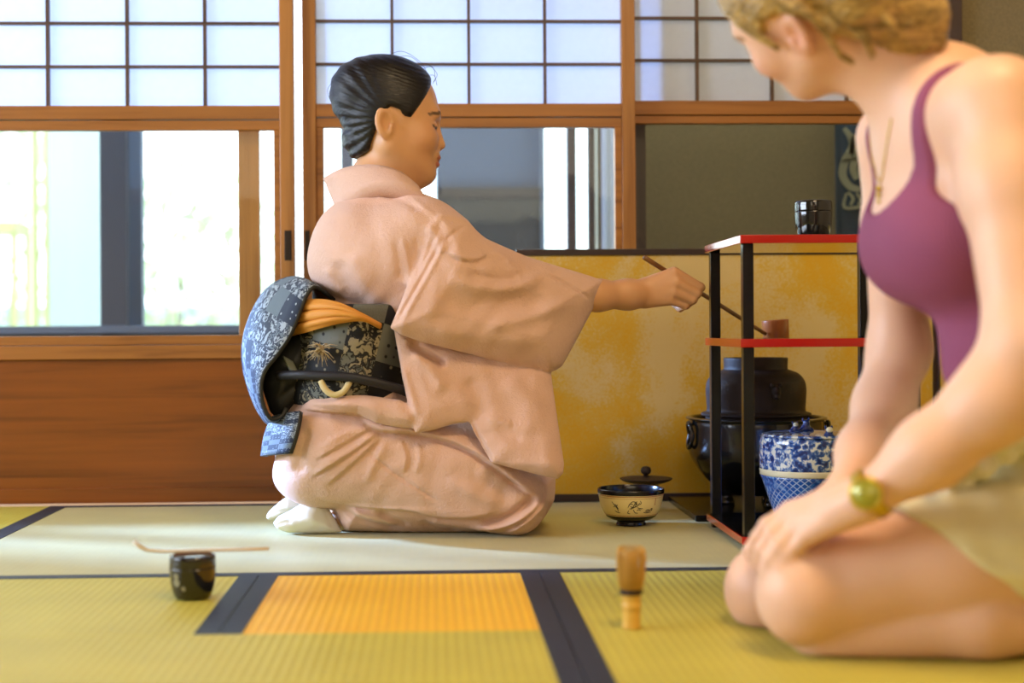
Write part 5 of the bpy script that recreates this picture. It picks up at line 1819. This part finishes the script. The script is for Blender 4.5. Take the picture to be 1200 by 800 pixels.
rf = []
for k, (p, r) in enumerate((((1100, 566), .014), ((1118, 548), .018), ((1140, 530), .021), ((1165, 512), .024), ((1192, 495), .026), ((1222, 480), .026))):
    for j in range(3):
        c = at(p[0] + j * 9 - 6, p[1] + (j - 1) * 17, 1.600 + .012 * ((k + j) % 2) + .006 * j)
        rf.append((rc(c, c + np.array((.022, .03, .016 + .008 * (j % 2))), r * .72, r * .55), .006))
v, q = surface_net(union(rf, .006), (.50, 1.52, .12), (.86, 1.76, .40), .0035, 1)
part_label(link('waist_ruffle', to_mesh('waist_ruffle', v, q), mat('off_white_cotton', (0.78, 0.74, 0.60), 0.85), VW), 'bunched off-white cloth at the waist')

# hair, tied in a loose bun
M['hair_blonde'] = hair_mat('dark_blonde_hair', (.030, .013, .004), (.74, .48, .16), 0, 0.36)
poly2 = [(.100, .078), (.092, .060), (.070, .048), (.045, .020), (.030, .010), (.018, .030), (-.008, .026), (-.026, .010), (-.036, -.015), (-.046, -.045), (-.058, -.070), (-.16, -.06), (-.16, .16), (.10, .16)]
cap2 = union([el((.002, 0, .030), (.106, .085, .098)), (rc((-.03, 0, -.02), (-.045, 0, -.05), .058, .048), .03)], .02)
bc = (at(1063, 20, 1.69) - HC2) @ HR2 / HS2
bun2 = [el(bc, (.046, .050, .052)), (rc((-.07, .01, -.01), bc, .062, .045), .02)]
rg = random.Random(8)
for k in range(9):
    a = k * 0.7
    c = bc + np.array((.012 * math.cos(a * 1.7), .034 * math.cos(a), .036 * math.sin(a)))
    d_ = np.array((rg.uniform(-1, 1), -math.sin(a), math.cos(a))) * .022
    bun2.append((rc(c - d_, c + d_, .017, .013), .004))
bunf = union(bun2, .006)


def hair2(P):
    d = smax(cap2(P), poly_dist(P[:, [0, 2]], poly2), .010)
    return smin(d, bunf(P), .010)


v, q = surface_net(hair2, (-.24, -.14, -.20), (.13, .15, .16), .0032, 1)
nn = normals(v, q)
v = v + nn * ((np.sin(v[:, 2] * 500 + v[:, 0] * 160 + 4 * np.sin(v[:, 1] * 50)) + .7 * np.sin(v[:, 2] * 900 + v[:, 1] * 500)) * .0006 + np.sin(np.arctan2(v[:, 2] - bc[2], v[:, 1] - bc[1]) * 30 + 30 * v[:, 0] + 2 * np.sin(v[:, 0] * 40)) * .0009)[:, None]
hair_v = link('hair', to_mesh('hair', (v @ HR2.T * HS2 + HC2).astype(np.float32), q), M['hair_blonde'], VW)
for s in (((-.02, .082, .055), (-.045, .090, .02), (-.050, .088, -.02), (-.042, .080, -.055), (-.046, .074, -.075)), ((.05, .075, .045), (.035, .080, .015), (.022, .080, -.012)),
          ((-.07, .060, -.03), (-.075, .062, -.06), (-.066, .058, -.085)), ((-.09, .045, -.02), (-.105, .050, -.055), (-.098, .048, -.08))):
    bm = bmesh.new()
    for j in range(7):
        off = np.array([rg.uniform(-.005, .005) for _ in range(3)])
        P = [HC2 + HR2 @ (HS2 * np.array(p) + off * (1 - .4 * i / len(s))) for i, p in enumerate(s)]
        P = smooth_profile([tuple(p) for p in P], 5)
        tube(bm, P, [.0030 * (1 - .75 * i / len(P)) for i in range(len(P))], 5)
    o = link('loose_lock', bm, M['hair_blonde'], None, True)
    o.parent = hair_v
    part_label(o, 'loose wavy lock')

# wristwatch on the near wrist
M['watch'] = mat('gold_watch', (0.62, 0.42, 0.045), 0.3, 0.7)
M['watch_face'] = mat('green_gold_dial', (0.34, 0.32, 0.03), 0.25, 0.2, coat=0.5)
a_, b_ = at(1090, 530, 1.540), at(1020, 580, 1.565)
ax = (b_ - a_) / np.linalg.norm(b_ - a_)
wc = a_ + (b_ - a_) * 0.97
wn_ = np.cross(ax, (0, 1, 0)); wn_ /= np.linalg.norm(wn_)
dial = np.array((-.15, -.93, .33)); dial -= ax * (dial @ ax); dial /= np.linalg.norm(dial)
sd = np.cross(ax, dial)


def reach(u):
    ts = np.linspace(.012, .05, 96)
    dd = body2((wc + ts[:, None] * u).astype(np.float32))
    i = np.argmax(dd > 0)
    return float(ts[i]) if dd.max() > 0 else .03


ring_r = [reach(sd * math.sin(t) + dial * math.cos(t)) for t in np.linspace(0, 2 * math.pi, 41)]
ring_r = [min(q, ring_r[0] + .006) for q in ring_r]
case_up = ring_r[0] + .0015 - .0275
Rw = Matrix([[*[float(c) for c in r]] for r in np.stack([sd, ax, dial], 1)]).to_4x4()
T = Matrix.Translation(Vector([float(c) for c in wc])) @ Rw
bm = bmesh.new()
vs = []
for k in range(41):
    a = 2 * math.pi * k / 40
    vs.append([bm.verts.new(T @ Vector((r * math.sin(a), y, r * math.cos(a)))) for r, y in ((ring_r[k] - .001, -.008), (ring_r[k] + .0022, -.0075), (ring_r[k] + .0022, .0075), (ring_r[k] - .001, .008))])
for p, r in zip(vs, vs[1:]):
    for k in range(4):
        bm.faces.new((p[k], p[(k + 1) % 4], r[(k + 1) % 4], r[k]))
bmesh.ops.remove_doubles(bm, verts=bm.verts, dist=1e-6)
bmesh.ops.recalc_face_normals(bm, faces=bm.faces)
watch = link('wristwatch', bm, M['watch'], VW, True)
for nm, prof, mt in (('case', [(0, .0275), (.0170, .0275), (.0190, .030), (.0190, .0345), (.0160, .0370), (.0152, .0358), (0, .0355)], 'watch'), ('dial', [(0, .0357), (.0150, .0357), (.0146, .0364), (0, .0366)], 'watch_face')):
    bm = lathe([(r_, z_ + case_up) for r_, z_ in prof], 36)
    bmesh.ops.transform(bm, matrix=T, verts=bm.verts)
    o = link(nm, bm, M[mt], None, True)
    o.parent = watch

# thin necklace with pendant
bm = bmesh.new()


def skin_at(y, z):
    """Front of the chest at a given (y, z)."""
    xs = np.linspace(.50, .66, 161)
    P = np.stack([xs, np.full_like(xs, y), np.full_like(xs, z)], 1).astype(np.float32)
    dd = body2(P)
    i = int(np.argmax(dd < 0))
    return np.array((xs[i] - .0012, y, z))


pts = []
for t in np.linspace(-1, 1, 25):
    pts.append(skin_at(YV + .004 + .048 * t, .556 + .072 * abs(t) ** 1.5))
tube(bm, pts, .0011, 6)
neckl = link('necklace', bm, M['watch'], VW, True)
p0 = skin_at(YV + .004, .553)
bm = bmesh.new()
for k in range(3):
    c = p0 + np.array((-.0025, 0, -.004 - .008 * k))
    bmesh.ops.create_uvsphere(bm, u_segments=12, v_segments=8, radius=.0042 - .0006 * k, matrix=Matrix.Translation(Vector([float(x) for x in c])))
o = link('pendant', bm, M['watch'], None, True)
o.parent = neckl
